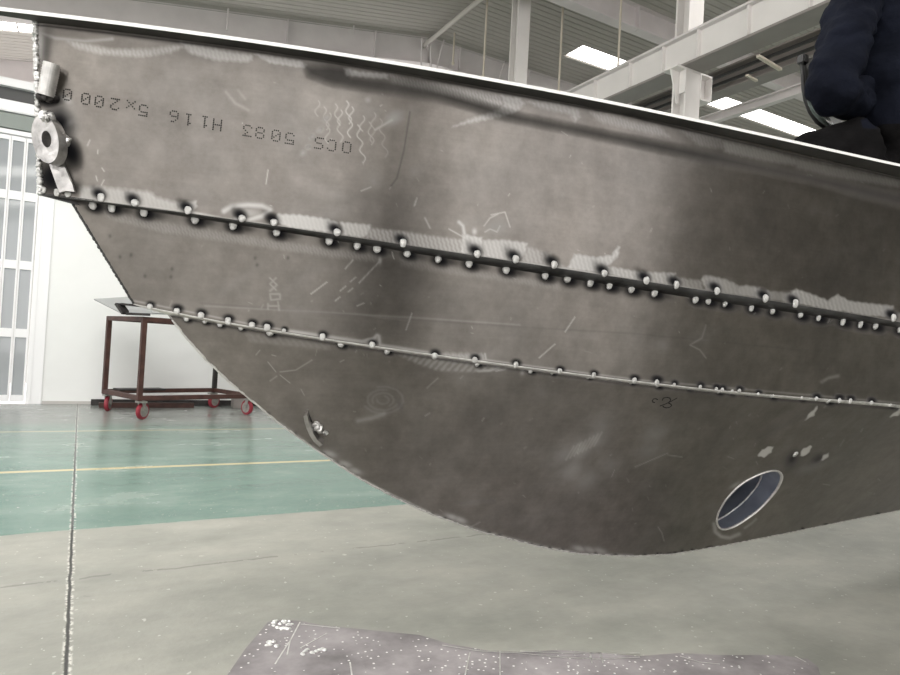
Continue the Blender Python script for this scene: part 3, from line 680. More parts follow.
def paint2(m):
    for x, y in lo1: soot_lo(m, x, y, 1.0)
    for x, y, u, k in tk2:
        if u: m.blob('soot', x+1.0, y-2.6*k, 6.5*k, 4.6*k, .2, 1, 4)
    m.line('soot', [(76, 201), (100, 206)], 3, .7)
    P_ = lambda p, a, s, fe=4, sp_=3.2: m.poly('grind_glint', p, a, fe, s, sp_=sp_, rag=.5)
    P_([(100, 210), (160, 222), (230, 233), (300, 244), (378, 255), (376, 262), (330, 257), (250, 245), (160, 232), (108, 218)], .20, .6)
    m.blob('grind_glint', 380, 260, 1.6, 4, 0, .6); P_([(400, 258), (560, 283), (560, 290), (400, 266)], .14, .5)
    m.line('grind_glint', [(290, 331), (330, 337), (362, 341.5), (374, 339), (377, 335), (379, 336), (380, 345), (400, 348), (430, 353)], 1.8, .55)
    P_([(440, 353), (482, 354), (486, 358), (483, 364), (440, 357)], .5, .25); m.line('grind_glint', [(485, 354), (486, 360)], 1.0, .6)
    m.line('grind_glint', [(135, 301), (260, 326), (390, 346.5), (520, 364.5), (640, 380), (900, 403)], 1.0, .35)
    for p in (((379, 262), (359, 283)), ((353, 260), (345, 269)), ((327, 282), (311, 294)), ((356, 277), (350, 282)), ((346, 286), (340, 291)), ((353, 288), (348, 292)), ((340, 297), (335, 301)), ((392, 252), (394, 259)), ((412, 313), (406, 330)), ((575, 317), (565, 332)), ((555, 344), (539, 358)), ((357, 306), (364, 303)), ((380, 285), (381, 286))):
        m.line('scratch', list(p), .45, .75)
    for p in (((276, 278), (270, 284), (276, 290)), ((270, 278), (277, 285), (270, 291)), ((270, 294), (280, 294), (280, 299), (271, 300), (270, 294)), ((268, 306), (279, 306)), ((268, 304), (268, 309)), ((278, 302), (279, 310))):
        m.line('scratch', list(p), .9, .28)
    m.line('soot', [(200, 303), (300, 311), (400, 319), (520, 327), (640, 334), (800, 350)], 1.0, .13); m.line('grind_glint', [(205, 306), (300, 311), (420, 318), (520, 325)], 1.0, .14)
    for x, y in ((172, 269), (171, 277), (145, 276), (120, 257), (131, 255), (257, 265), (255, 258), (110, 236), (288, 258)): m.blob('soot', x, y, 1.6, 2.2, .2, .45)
    m.line('scratch', [(822, 382), (828, 378), (838, 376)], 2, .3); m.line('scratch', [(706, 325), (702, 338), (690, 345)], .8, .3); m.line('scratch', [(690, 345), (700, 350), (706, 358)], .8, .3)
    m.blob('smudge', 663, 345, 8, 6, 0, .3)
    scr(m, 60, 150, 900, 240, 385, 13, .42); clouds(m, 40, 150, 900, 250, 385, 14, .16)
HOLE = [(715.7, 521), (718, 512), (725, 500), (736, 488), (746, 480.5), (757, 475), (765, 472), (773, 470), (779, 470.5), (782.5, 474), (782.3, 479), (777, 490), (771, 497), (765, 504), (757, 511.5), (748, 518), (740, 523.5), (731.7, 527.8), (723, 530), (718.5, 528.5)]
def paint3(m):
    for x, y, u, k in tk2:
        if not u: m.blob('soot', x+2.0, y+1.4, 7.0*k, 4.8*k, .15, 1, 4); m.blob('soot', x+9*k, y+2.4*k, 9*k, 2.8*k, .15, .7)
    m.line('soot', [(x, y+4.2) for x, y in c2u[2:]], 1.6, .55)
    P_ = lambda p, a, s, fe=3, sp_=5, sang=.9: m.poly('grind_glint', p, a, fe, s, sang, sp_, rag=.4)
    P_([(395, 354), (420, 356), (470, 363), (510, 368), (495, 371), (470, 372.5), (440, 371), (420, 365)], .42, .75, 3, 5.2, 2.3)
    m.line('grind_glint', [(478, 371), (490, 370.5), (499, 367.5)], 1.3, .6); m.line('grind_glint', [(496, 371), (505, 369), (508, 366.5)], .9, .6); m.blob('grind_glint', 522.5, 372, 2, 3, .3, .55)
    P_([(245, 333), (330, 345), (330, 350), (250, 342)], .15, .4); P_([(814, 415), (818, 406), (811, 412), (805, 420)], .8, 0, 1.5); P_([(890, 417), (899, 409), (908, 408), (898, 415)], .8, 0, 1.5)
    # bare bright spots near the hole
    P_([(758, 456), (762, 450), (770, 446.5), (773, 447), (771, 452), (764, 457)], 1, 0, 1.2); P_([(800, 455.5), (803, 449), (810, 446), (812, 446.5), (809, 452), (803, 456.5)], 1, 0, 1.2); P_([(821, 460), (824, 455.5), (829, 453), (828, 456), (823, 460.5)], .9, 0, 1.2)
    for q in ([(758, 456), (762, 450), (770, 446.5), (773, 447), (771, 452), (764, 457)], [(800, 455.5), (803, 449), (810, 446), (812, 446.5), (809, 452), (803, 456.5)], [(821, 460), (824, 455.5), (829, 453), (828, 456), (823, 460.5)], [(814, 415), (818, 406), (811, 412), (805, 420)], [(890, 417), (899, 409), (908, 408), (898, 415)]): m.poly('scratch', q, .95, 1.2, rag=.4)
    m.line('scratch', [(333, 460.5), (362, 479.5), (396, 497), (430, 513)], 1.0, .55)
    m.blob('soot', 792, 459, 6, 9, .5, .9); m.blob('soot', 818, 459, 9, 4, -.6, .8); m.blob('smudge', 812, 467, 14, 3.5, -.3, .7)
    m.line('grind_glint', [(714, 524), (715.5, 532), (721, 536.5), (730, 538), (739, 534)], 2.0, .55); m.line('grind_glint', [(745, 528), (752, 523), (756, 519)], 1.3, .4); m.blob('grind_glint', 735, 485, 6, 2, -.5, .5)
    m.line('soot', [(760, 437), (790, 422), (805, 413), (830, 395)], 5, .22)
    # swirl and dull patches
    for rr in (5, 9, 13, 17): m.line('smudge', [(383+rr*1.2*math.cos(t*.5+rr), 400+rr*.8*math.sin(t*.5+rr)) for t in range(10)], 1.2, .35)
    m.line('grind_glint', [(358, 421), (372, 418), (384, 414)], 2.4, .3); m.blob('soot', 400, 405, 3, 7, -.4, .3)
    for x, y, a_ in ((580, 450, .6), (595, 440, .5), (572, 470, .5), (588, 480, .45), (655, 435, .5), (650, 450, .45), (600, 425, .3), (610, 465, .3), (565, 455, .45)): m.blob('smudge', x, y, 15, 10, -.6, a_, 1.5)
    for k in range(8): m.line('scratch', [(566+k*4, 460-k*2), (574+k*4, 446-k*2)], .8, .25)
    for p in (((312, 360), (296, 370), (280, 372)), ((270, 381), (277, 376)), ((268, 362), (276, 372)), ((280, 375), (290, 383)), ((272, 355), (276, 356)), ((340, 362), (344, 360)), ((438, 378), (427, 388)), ((635, 467), (668, 453)), ((668, 455), (682, 457)), ((580, 443), (577, 454)), ((256, 355), (260, 350)), ((658, 527), (662, 533), (664, 541)), ((465, 530), (480, 522)), ((484, 418), (482, 421)), ((425, 416), (430, 413))):
        m.line('scratch', list(p), .5, .4)
    m.poly('soot', [(458, 502), (495, 498), (496, 503), (460, 506)], .3, 3)
    # rough welded keel edge
    ke = [(x, y) for x, y in kp]
    m.line('grind_glint', ke[6:16], 1.8, .55)
    r = random.Random(5)
    for x, y in ((452, 518), (460, 521), (580, 550), (590, 551), (600, 552), (330, 455), (345, 465), (355, 472)): m.blob('grind_glint', x, y-1, 7, 3, .3, .6)
    for k in range(46):
        i = r.randrange(5, len(kp)-1); t = r.random(); x = kp[i][0]*(1-t)+kp[i+1][0]*t; y = kp[i][1]*(1-t)+kp[i+1][1]*t
        m.blob('soot', x, y-.5, r.uniform(1, 2.6), r.uniform(1, 2), 0, .9)
    scr(m, 90, 250, 890, 350, 545, 23, .42); clouds(m, 55, 260, 890, 360, 540, 24, .15)

GT = grid(CS, XS, C1, -.079, 195); plate('topside_plate', GT, paint1)
GM = grid(C1i, -.033, C2, .088, 120); plate('middle_plate', GM, paint2)
GB = grid(C2i, .152, CK, .152, 175); plate('bottom_plate', GB, paint3, HOLE)
def strip(name, Ca, xa, Cb, xb, m, mirror=False, n=160, rows=2, thick=0, pa=None):
    s = np.linspace(0, 1, n)**1.5
    A, B = Ca(xa+(XEND-xa)*s), Cb(xb+(XEND-xb)*s)
    V = []
    for j in range(rows):
        t = j/(rows-1); V.append(A*(1-t)+B*t)
    V = np.concatenate(V)
    if mirror: V[:, 1] = 2*Y0-V[:, 1]
    fs = [(j*n+i, j*n+i+1, (j+1)*n+i+1, (j+1)*n+i) for j in range(rows-1) for i in range(n-1)]
    o = meshobj(name, V-HO, fs, m, hull, True)
    md = o.modifiers.new('t', 'SOLIDIFY'); md.thickness = .004; md.offset = 0
    return o
strip('chine_strip', C1, -.079, C1i, -.033, M['strip'])
strip('chine_strip', C2, .088, C2i, .152, M['edge'])
for nm, a in (('topside_plate', (CS, XS, C1, -.079)), ('chine_strip', (C1, -.079, C1i, -.033)), ('middle_plate', (C1i, -.033, C2, .088)), ('bottom_plate', (C2i, .152, CK, .152))):
    strip(nm, *a, M['coarse'], True, 60, 3)
# bow shelf (underside step at the stem), transom, deck
def rim(Cc, x0, x1, n=60): return Cc(np.linspace(x0, x1, n))
e_ = [np.array(C(np.array([XEND])))[0] for C in (CS, C1, C1i, C2, C2i, CK)]
tr = e_ + [np.array([p[0], 2*Y0-p[1], p[2]]) for p in e_[-2::-1]]
bm = BM(); v1 = [bm.verts.new(tuple(p-HO)) for p in tr]; v2 = [bm.verts.new(tuple(p-HO+np.array([.008, 0, 0]))) for p in tr]
bm.faces.new(v1); bm.faces.new(v2[::-1])
for i in range(len(tr)): bm.faces.new((v1[i], v1[(i+1) % len(tr)], v2[(i+1) % len(tr)], v2[i]))
bmobj('transom_plate', bm, M['coarse'], hull)
dz0, dz1 = HS, HS+.007
de = [(0, 9), (35, 14.5), (110, 23), (200, 34.2), (225, 38), (313, 50.5), (400, 64.5), (500, 82), (625, 106), (760, 134.5), (900, 165.5)]
dp = [onz(x, y+1.0, dz0) for x, y in de]
dx = np.array([p[0] for p in dp]); dyv = np.array([p[1] for p in dp])
dc = np.polyfit(dx, dyv, 4)
far0 = onz(0, 15.5, dz0); far1 = onz(35, 21, dz0)
# tip = meeting of near edge and far edge extended past the stem
nx = np.linspace(dx[0], dx[-1], 80); ny = np.polyval(dc, nx)
near = [np.array([a, b_]) for a, b_ in zip(nx, ny)]
d0 = near[0]-near[2]; tip = near[0] + d0/np.linalg.norm(d0)*.16
sl_end = near[-1]-near[-2]
t = (XEND-near[-1][0])/sl_end[0]; nearx = near+[near[-1]+sl_end*t*np.array([1, .5])]
fd = (far0-far1)[:2]; farpt = far0[:2]+fd/np.linalg.norm(fd)*.14
poly_ = [tip]+nearx+[np.array([XEND, 2*Y0-nearx[-1][1]])]+[np.array([p[0], 2*Y0-p[1]]) for p in near[::-1] if p[0] > XS+.12]+[far1[:2]+np.array([.03, .02]), far1[:2], far0[:2], farpt]
bm = BM(); v1 = [bm.verts.new((p[0]-XS, p[1]-Y0, dz0)) for p in poly_]; v2 = [bm.verts.new((p[0]-XS, p[1]-Y0, dz1)) for p in poly_]
f1 = bm.faces.new(v1); f2 = bm.faces.new(v2[::-1]); n = len(poly_)
for i in range(n):
    q = bm.faces.new((v1[i], v1[(i+1) % n], v2[(i+1) % n], v2[i])); q.material_index = 1
dk = bmobj('deck_plate', bm, [M['underdeck'], M['deckedge']], hull); dk['label'] = 'deck plate with bright clean cut edge'
for x in (3.9, 4.4):
    zz = float(zk(np.array([x]))[0])
    bm = BM(); box(bm, (x-XS-.04, -.04, 0), (x-XS+.04, .04, zz+.02), .004); box(bm, (x-XS-.12, -.2, 0), (x-XS+.12, .2, .012)); bmobj('support_leg', bm, M['steelgrey'], hull)
# weld tacks
def lumpy(seed, r=1.0):
    bm = BM(); bmesh.ops.create_icosphere(bm, subdivisions=3, radius=1)
    rr = random.Random(seed); ph = [rr.uniform(0, 6) for _ in range(6)]
    for v in bm.verts:
        c = v.co; k = 1+.06*math.sin(3*c.x+ph[0])+.05*math.sin(4*c.y+ph[1])+.03*math.sin(9*c.x+ph[2])
        v.co = Vector((c.x*1.15*k, c.y*k, c.z*k*.8))
    me = bpy.data.meshes.new('weld_tack'); bm.to_mesh(me); bm.free(); me.materials.append(M['bead']); me.shade_smooth(); return me
BE = [lumpy(i) for i in range(5)]
def tack(x, y, name, rp):
    p, nrm = surf(x, y, name); d = (p-CAM) @ F; r = rp*d/f
    o = bpy.data.objects.new('weld_tack', random.choice(BE)); link(o, hull)
    q = Vector(nrm).to_track_quat('Z', 'X'); o.rotation_mode = 'QUATERNION'; o.rotation_quaternion = q
    o.location = tuple(p+nrm*r*.12-HO); o.scale = (r*random.uniform(.95, 1.15), r*random.uniform(.9, 1.05), r*.7)
    return o
for x, y in up1: tack(x, y, 'topside_plate', 3.5 if x > 80 else 3.0)
for x, y in lo1: tack(x, y+.5, 'middle_plate', 3.7 if x < 700 else 3.1)
for x, y, u, k in tk2: tack(x, y, 'middle_plate' if u else 'bottom_plate', 3.2*k if x < 650 else 2.5*k)
tack(795, 454, 'bottom_plate', 2.8)
# stem weld: rough lumpy bead down the bow edge
def weldline(pts, r, name='stem_weld', seg=8, n=120, mname='bead', seed=1):
    rr = random.Random(seed); pts = np.array(pts); L = np.concatenate([[0], np.cumsum(np.linalg.norm(np.diff(pts, axis=0), axis=1))])
    s = np.linspace(0, L[-1], n); P = np.stack([np.interp(s, L, pts[:, i]) for i in range(3)], 1)
    w = [(.75+.35*abs(math.sin(i*.9+rr.uniform(-.4, .4)))+rr.uniform(-.1, .2)) for i in range(n)]
    P = P + np.array([[rr.uniform(-1, 1)*r*.25 for _ in range(3)] for _ in range(n)])
    bm = BM(); tube(bm, [p-HO for p in P], r, seg, wob=w); return bmobj(name, bm, M[mname], hull, True)
weldline([GT[0, 0], GT[-1, 0]], .0052, seed=2)
weldline([GM[0, 0], GM[-1, 0]], .0022, seed=3, n=90, mname='strip')
o = weldline([p for p in CK(np.linspace(.16, 3.2, 80))], .0024, 'keel_weld', 6, 400, 'edge', 4)
bm = BM()
sh = [GT[-1, 0], GM[0, 0], np.array([GM[0, 0][0]+.02, Y0-.002, GM[0, 0][2]-.012]), GT[-1, 0]+np.array([.0, 0, -.002])]
# small triangular web plate under the stem step
v1 = [bm.verts.new(tuple(p-HO+np.array([0, -.004, 0]))) for p in sh]; v2 = [bm.verts.new(tuple(p-HO+np.array([0, .004, 0]))) for p in sh]
bm.faces.new(v1); bm.faces.new(v2[::-1])
for i in range(4): bm.faces.new((v1[i], v1[(i+1) % 4], v2[(i+1) % 4], v2[i]))
bmobj('stem_web', bm, M['strip'], hull)
# bow fittings
px2m = lambda x, y, n_: ((surf(x, y, n_)[0]-CAM) @ F)/f
def fr(x, y, name, off=0):
    p, n_ = surf(x, y, name); return p+n_*off-HO
nT = surf(60, 120, 'topside_plate')[1]
bm = BM()
a = fr(49, 98, 'topside_plate', .013); b_ = fr(57, 68, 'topside_plate', .02)
cyl(bm, a, b_, .014, 24)
for t in np.linspace(.08, .95, 12): 
    c_ = a+(b_-a)*t; cyl(bm, c_-(b_-a)*.012, c_+(b_-a)*.012, .0148, 24)
o = bmobj('bow_stud', bm, M['edge'], hull, False); o['label'] = 'short threaded stud'
weldline([fr(40, 97, 'topside_plate', .004)+HO, fr(48, 100, 'topside_plate', .012)+HO, fr(57, 100, 'topside_plate', .006)+HO], .006, 'stud_weld', 8, 24, 'darksteel', 5)
# eye plate: thick ring seen three-quarter on
ce = fr(54, 143, 'topside_plate', .018)
vx = Vector(R2); vy = Vector(U2); vz = -Vector(F)
def ringplate(c, ax, ay, az, ro_x, ro_y, rh, t, name, ang=0, hx=0, hy=0, n=48):
    bm = BM(); R = []
    for (rx, ry, ox, oy, dz) in ((ro_x, ro_y, 0, 0, t/2), (rh[0], rh[1], hx, hy, t/2), (rh[0], rh[1], hx, hy, -t/2), (ro_x, ro_y, 0, 0, -t/2)):
        ring = []
        for k in range(n):
            q = 2*math.pi*k/n; X = ox+rx*math.cos(q); Y = oy+ry*math.sin(q)
            Xr = X*math.cos(ang)-Y*math.sin(ang); Yr = X*math.sin(ang)+Y*math.cos(ang)
            ring.append(bm.verts.new(Vector(c)+ax*Xr+ay*Yr+az*dz))
        R.append(ring)
    for j in range(4):
        A, B = R[j], R[(j+1) % 4]
        for k in range(n): bm.faces.new((A[k], A[(k+1) % n], B[(k+1) % n], B[k]))
    bmesh.ops.bevel(bm, geom=[e for e in bm.edges if len(e.link_faces) == 2 and e.calc_face_angle(0) > 1.2], offset=.0015, segments=2, affect='EDGES')
    return bmobj(name, bm, M['lug'], hull, False)
ax = (Vector(Rh)*.93 - Vector(Fh)*.37).normalized(); az = Vector((0, 0, 1)).cross(ax); az = -az if az.dot(Vector(F)) > 0 else az
ringplate(ce, ax, Vector((0, 0, 1)), az, .031, .050, (.0115, .017), .018, 'tow_eye', .55, .003, -.003)
weldline([fr(50, 119, 'topside_plate', .022)+HO, fr(57, 123, 'topside_plate', .024)+HO], .0095, 'eye_weld', 10, 14, 'bead', 6)
weldline([fr(66, 139, 'topside_plate', .022)+HO, fr(71, 146, 'topside_plate', .020)+HO], .0095, 'eye_weld', 10, 14, 'bead', 7)
# clip plate
bm = BM()
cp = [fr(x, y, 'topside_plate', .012) for x, y in ((52, 166), (64, 160), (75, 186), (77, 193), (68, 192), (62, 194))]
nn = np.array(nT)
v1 = [bm.verts.new(tuple(p)) for p in cp]; v2 = [bm.verts.new(tuple(p-nn*.008)) for p in cp]
bm.faces.new(v1); bm.faces.new(v2[::-1])
for i in range(6): bm.faces.new((v1[i], v1[(i+1) % 6], v2[(i+1) % 6], v2[i]))
bmobj('clip_plate', bm, M['lug'], hull)
# lower lug: curved flat bar standing proud of the bottom plate
nB = np.array(surf(312, 428, 'bottom_plate')[1])
bm = BM()
arc = [(303.5, 412), (304.5, 418), (306.5, 424), (309.5, 431), (313.5, 437), (319, 442)]
base = [fr(x+1.5, y-.5, 'bottom_plate', .0) for x, y in arc]; outp = [fr(x, y, 'bottom_plate', .022) for x, y in arc]
wv = fr(320, 424, 'bottom_plate')-fr(313, 428, 'bottom_plate'); wv = wv/np.linalg.norm(wv)*.009
rings = []
for b0, o0 in zip(base, outp): rings.append([bm.verts.new(tuple(q)) for q in (b0, o0, o0+wv, b0+wv)])
for A, B in zip(rings[:-1], rings[1:]):
    for k in range(4): bm.faces.new((A[k], A[(k+1) % 4], B[(k+1) % 4], B[k]))
bm.faces.new(rings[0]); bm.faces.new(rings[-1][::-1])
lg = bmobj('lifting_lug', bm, M['lug'], hull); lg['label'] = 'small curved bright lug'
weldline([fr(316, 424, 'bottom_plate', .006)+HO, fr(321, 429, 'bottom_plate', .007)+HO], .0085, 'lug_weld', 10, 14, 'bead', 9)
weldline([fr(324, 431, 'bottom_plate', .004)+HO, fr(326.5, 433, 'bottom_plate', .003)+HO], .005, 'lug_weld', 10, 10, 'bead', 10)
weldline([fr(308, 415, 'bottom_plate', .003)+HO, fr(311, 421, 'bottom_plate', .003)+HO], .003, 'lug_weld', 8, 12, 'strip', 11)
# side tunnel
hp = np.array(HOLE+[HOLE[0]]); hs = np.concatenate([[0], np.cumsum(np.linalg.norm(np.diff(hp, axis=0), axis=1))])
ss = np.linspace(0, hs[-1], 65)[:-1]; hq = np.stack([np.interp(ss, hs, hp[:, 0]), np.interp(ss, hs, hp[:, 1])], 1)
for _ in range(2): hq = (np.roll(hq, 1, 0)+2*hq+np.roll(hq, -1, 0))/4
hc = hq.mean(0)
R0 = np.array([surf(x, y, 'bottom_plate')[0] for x, y in hq])
nH = np.array(surf(hc[0], hc[1], 'bottom_plate')[1])
DIN = np.array([.05, 1, .0]); DIN /= np.linalg.norm(DIN)
Rc = R0.mean(0)
def ring_at(L, k=1.0): return Rc+(R0-Rc)*k+DIN*L
def bandmesh(name, rings, m):
    n = len(rings[0]); V = np.concatenate(rings); fs = []
    for j in range(len(rings)-1):
        for i in range(n): fs.append((j*n+i, j*n+(i+1) % n, (j+1)*n+(i+1) % n, (j+1)*n+i))
    return meshobj(name, V-HO, fs, m, hull, True)
TL = .30
tn = bandmesh('thruster_tunnel', [ring_at(.004, .985), ring_at(TL, .985), ring_at(TL, 1.02), ring_at(.008, 1.02)], M['tunnel'])
bandmesh('tunnel_rim', [R0*1.0+(R0-Rc)*.02+nH*-.001, R0+(R0-Rc)*.02+nH*.003, ring_at(0, .975)+nH*.003, ring_at(.004, .975)], M['edge'])
for L_, r_ in ((TL, .007), (.07, .003)):
    bm = BM(); pts = ring_at(L_, .965); pts = [pts[i] for i in range(0, 64)]
    tube(bm, [p-HO for p in pts], r_, 7, True, [1+.25*math.sin(i*2.1) for i in range(64)]); bmobj('tunnel_weld', bm, M['bead'], hull, True)
# stencilled lettering: dot matrix, upside down on the plate
FONT = {'O': ['01110', '10001', '10001', '10001', '10001', '10001', '01110'], 'C': ['01110', '10001', '10000', '10000', '10000', '10001', '01110'],
        'S': ['01111', '10000', '10000', '01110', '00001', '00001', '11110'], '5': ['11111', '10000', '11110', '00001', '00001', '10001', '01110'],
        '0': ['01110', '10001', '10011', '10101', '11001', '10001', '01110'], '8': ['01110', '10001', '10001', '01110', '10001', '10001', '01110'],
        '3': ['11111', '00010', '00100', '00010', '00001', '10001', '01110'], 'H': ['10001', '10001', '10001', '11111', '10001', '10001', '10001'],
        '1': ['00100', '01100', '00100', '00100', '00100', '00100', '01110'], '6': ['00110', '01000', '10000', '11110', '10001', '10001', '01110'],
        'x': ['00000', '00000', '10001', '01010', '00100', '01010', '10001'], '2': ['01110', '10001', '00001', '00010', '00100', '01000', '11111']}
TXT = [('0', 67.5, 94.8), ('0', 85.8, 99), ('0', 99.3, 101.7), ('2', 115, 104.3), ('x', 130.8, 106.5), ('5', 143.4, 110.5), ('6', 174, 116.5), ('1', 188.4, 119.7), ('1', 204.7, 122), ('H', 217.3, 125),
       ('3', 247.5, 130.8), ('8', 260, 133), ('0', 276, 135.8), ('5', 289.7, 138.6), ('S', 319, 143.3), ('C', 331.7, 145.5), ('O', 346.7, 147.5)]
def disc(bm, p, nrm, r, seg=7):
    q = Vector(nrm).to_track_quat('Z', 'X'); c = Vector(p)
    v = [bm.verts.new(c+q @ Vector((r*math.cos(6.2832*k/seg), r*math.sin(6.2832*k/seg), 0))) for k in range(seg)]; bm.faces.new(v)
an = math.radians(9.5)
for i0, i1 in ((0, 6), (6, 10), (10, 14), (14, 17)):
    bm = BM()
    for ch, cx, cy in TXT[i0:i1]:
        for j, row in enumerate(FONT[ch]):
            for i, b_ in enumerate(row):
                if b_ == '1':
                    X = -(i-2)*1.95; Y = -(j-3)*1.75
                    x = cx+X*math.cos(an)-Y*math.sin(an)*.6; y = cy+X*math.sin(an)+Y*math.cos(an)
                    p, nrm = surf(x, y, 'topside_plate'); disc(bm, p+nrm*.0006-HO, nrm, .82*((p-CAM) @ F)/f)
    bmobj('printed_text', bm, M['ink'], hull)
def stroke(bm, pts, name, w):
    for (a0, a1) in zip(pts[:-1], pts[1:]):
        L = max(2, int(math.hypot(a1[0]-a0[0], a1[1]-a0[1])/.35))
        for k in range(L+1):
            t = k/L; x, y = a0[0]*(1-t)+a1[0]*t, a0[1]*(1-t)+a1[1]*t
            p, nrm = surf(x, y, name); disc(bm, p+nrm*.0008-HO, nrm, w*((p-CAM) @ F)/f, 6)
cv = lambda L_: [(640+x/15, 380+y/15) for x, y in L_]
bm = BM()
for s_ in ([(262, 292), (235, 278), (200, 282), (182, 305), (192, 330), (218, 337)], [(335, 300), (345, 270), (400, 257), (445, 268), (458, 300), (430, 330)], [(552, 268), (500, 298), (430, 335), (360, 365), (300, 385)], [(425, 342), (462, 362), (470, 385), (440, 408), (395, 416), (355, 405), (340, 388)]):
    stroke(bm, cv(s_), 'bottom_plate', .62)
bmobj('marker_scribble', bm, M['marker'], hull)

# ================================================================== PEOPLE
def skin_body(name, J, E, root, parent, matfn, mats, sub=2, disp=.0):
    me = bpy.data.meshes.new(name); keys = list(J); ix = {k: i for i, k in enumerate(keys)}
    me.from_pydata([tuple(J[k][0]) for k in keys], [(ix[a], ix[b]) for a, b in E], []); me.update()
    o = link(bpy.data.objects.new(name, me), parent)
    sk = o.modifiers.new('skin', 'SKIN'); sk.branch_smoothing = .6; sk.use_smooth_shade = True
    for k, sv in zip(keys, me.skin_vertices[0].data):
        r = J[k][1]; sv.radius = r if isinstance(r, tuple) else (r, r); sv.use_root = (k == root)
    o.modifiers.new('sub', 'SUBSURF').levels = sub
    dg = bpy.context.evaluated_depsgraph_get(); dg.update()
    ev = o.evaluated_get(dg); m2 = bpy.data.meshes.new_from_object(ev)
    o.modifiers.clear(); o.data = m2; m2.name = name
    for q in mats: m2.materials.append(q)
    co = np.empty(len(m2.vertices)*3); m2.vertices.foreach_get('co', co); co = co.reshape(-1, 3)
    for pl in m2.polygons: pl.material_index = matfn(np.array(pl.center))
    if disp:
        nr = np.array([v.normal for v in m2.vertices])
        from mathutils import noise as mn
        d = np.array([disp*(mn.noise(Vector(c)*11)+.7*mn.noise(Vector(c*np.array([1, 1, 2.2]))*17)) for c in co])
        co += nr*d[:, None]; m2.vertices.foreach_set('co', co.ravel())
    m2.update(); m2.shade_smooth(); return o
def person(name, loc, rz, joints, label, head, neckdir=None):
    pr = empty(name, loc, rz, label, 'person')
    return pr
def hand_joints(J, E, side, wrist, d, up, curl=.6, s=1.0):
    """five finger chains from the wrist; d = pointing direction, up = back-of-hand direction"""
    d = Vector(d).normalized(); up = Vector(up).normalized(); sd = d.cross(up).normalized()*side
    w = Vector(wrist); J['palm'+str(side)] = (w+d*.045*s, (.030*s, .018*s)); E.append(('wr'+str(side), 'palm'+str(side)))
    for i, (o_, L) in enumerate(((-.028, .062), (-.010, .072), (.010, .067), (.027, .054))):
        b0 = w+d*.085*s+sd*o_*s; J['k%d%d' % (i, side)] = (b0, .0095*s); E.append(('palm'+str(side), 'k%d%d' % (i, side)))
        m_ = b0+(d*math.cos(curl)-up*math.sin(curl))*L*.55*s; J['m%d%d' % (i, side)] = (m_, .0085*s); E.append(('k%d%d' % (i, side), 'm%d%d' % (i, side)))
        e0 = m_+(d*math.cos(curl*2)-up*math.sin(curl*2))*L*.5*s; J['t%d%d' % (i, side)] = (e0, .0075*s); E.append(('m%d%d' % (i, side), 't%d%d' % (i, side)))
    th = w+d*.035*s-sd*.038*s; J['th'+str(side)] = (th, .011*s); E.append(('palm'+str(side), 'th'+str(side)))
    t2 = th+(d*.7-sd*.4-up*.5).normalized()*.04*s; J['tt'+str(side)] = (t2, .009*s); E.append(('th'+str(side), 'tt'+str(side)))
def head_parts(pr, c, fwd, s=1.0):
    """hair cap, ears, eyes, nose, mouth on a head centred at c facing fwd (local coordinates)"""
    fwd = Vector(fwd).normalized(); up = Vector((0, 0, 1)); sd = fwd.cross(up).normalized(); c = Vector(c)
    bm = BM(); bmesh.ops.create_uvsphere(bm, u_segments=28, v_segments=18, radius=1)
    for v in bm.verts:
        q = v.co.copy(); v.co = c+fwd*(q.y*.108-.008)*s+sd*q.x*.088*s+up*(q.z*.128+.018)*s
    bmesh.ops.delete(bm, geom=[v for v in bm.verts if (v.co-c).dot(up) < .0 and (v.co-c).dot(fwd) > -.05 or (v.co-c).dot(up) < -.07 or ((v.co-c).dot(fwd) > .062 and (v.co-c).dot(up) < .07)], context='VERTS')
    bmobj('hair', bm, M['hair'], pr, True)
    for sg in (-1, 1):
        bm = BM(); bmesh.ops.create_uvsphere(bm, u_segments=12, v_segments=8, radius=.011*s, matrix=Matrix.Translation(c+fwd*.086*s+sd*sg*.032*s+up*.008*s)); bmobj('eye', bm, M['dust'], pr, True)
        bm = BM(); bmesh.ops.create_uvsphere(bm, u_segments=12, v_segments=8, radius=1)
        for v in bm.verts: q = v.co.copy(); v.co = c+sd*sg*(.083+q.x*.010)*s+fwd*(q.y*.018-.005)*s+up*q.z*.032*s
        bmobj('ear', bm, M['skin'], pr, True)
    bm = BM(); cyl(bm, c+fwd*.088*s+up*.012*s, c+fwd*.112*s-up*.022*s, .006*s, 8, .014*s); bmobj('nose', bm, M['skin'], pr, True)
    bm = BM(); beam(bm, c+fwd*.090*s-up*.052*s-sd*.022*s, c+fwd*.090*s-up*.052*s+sd*.022*s, .01*s, .008*s); bmobj('mouth', bm, mat('lip', (.35, .15, .13), .5), pr)

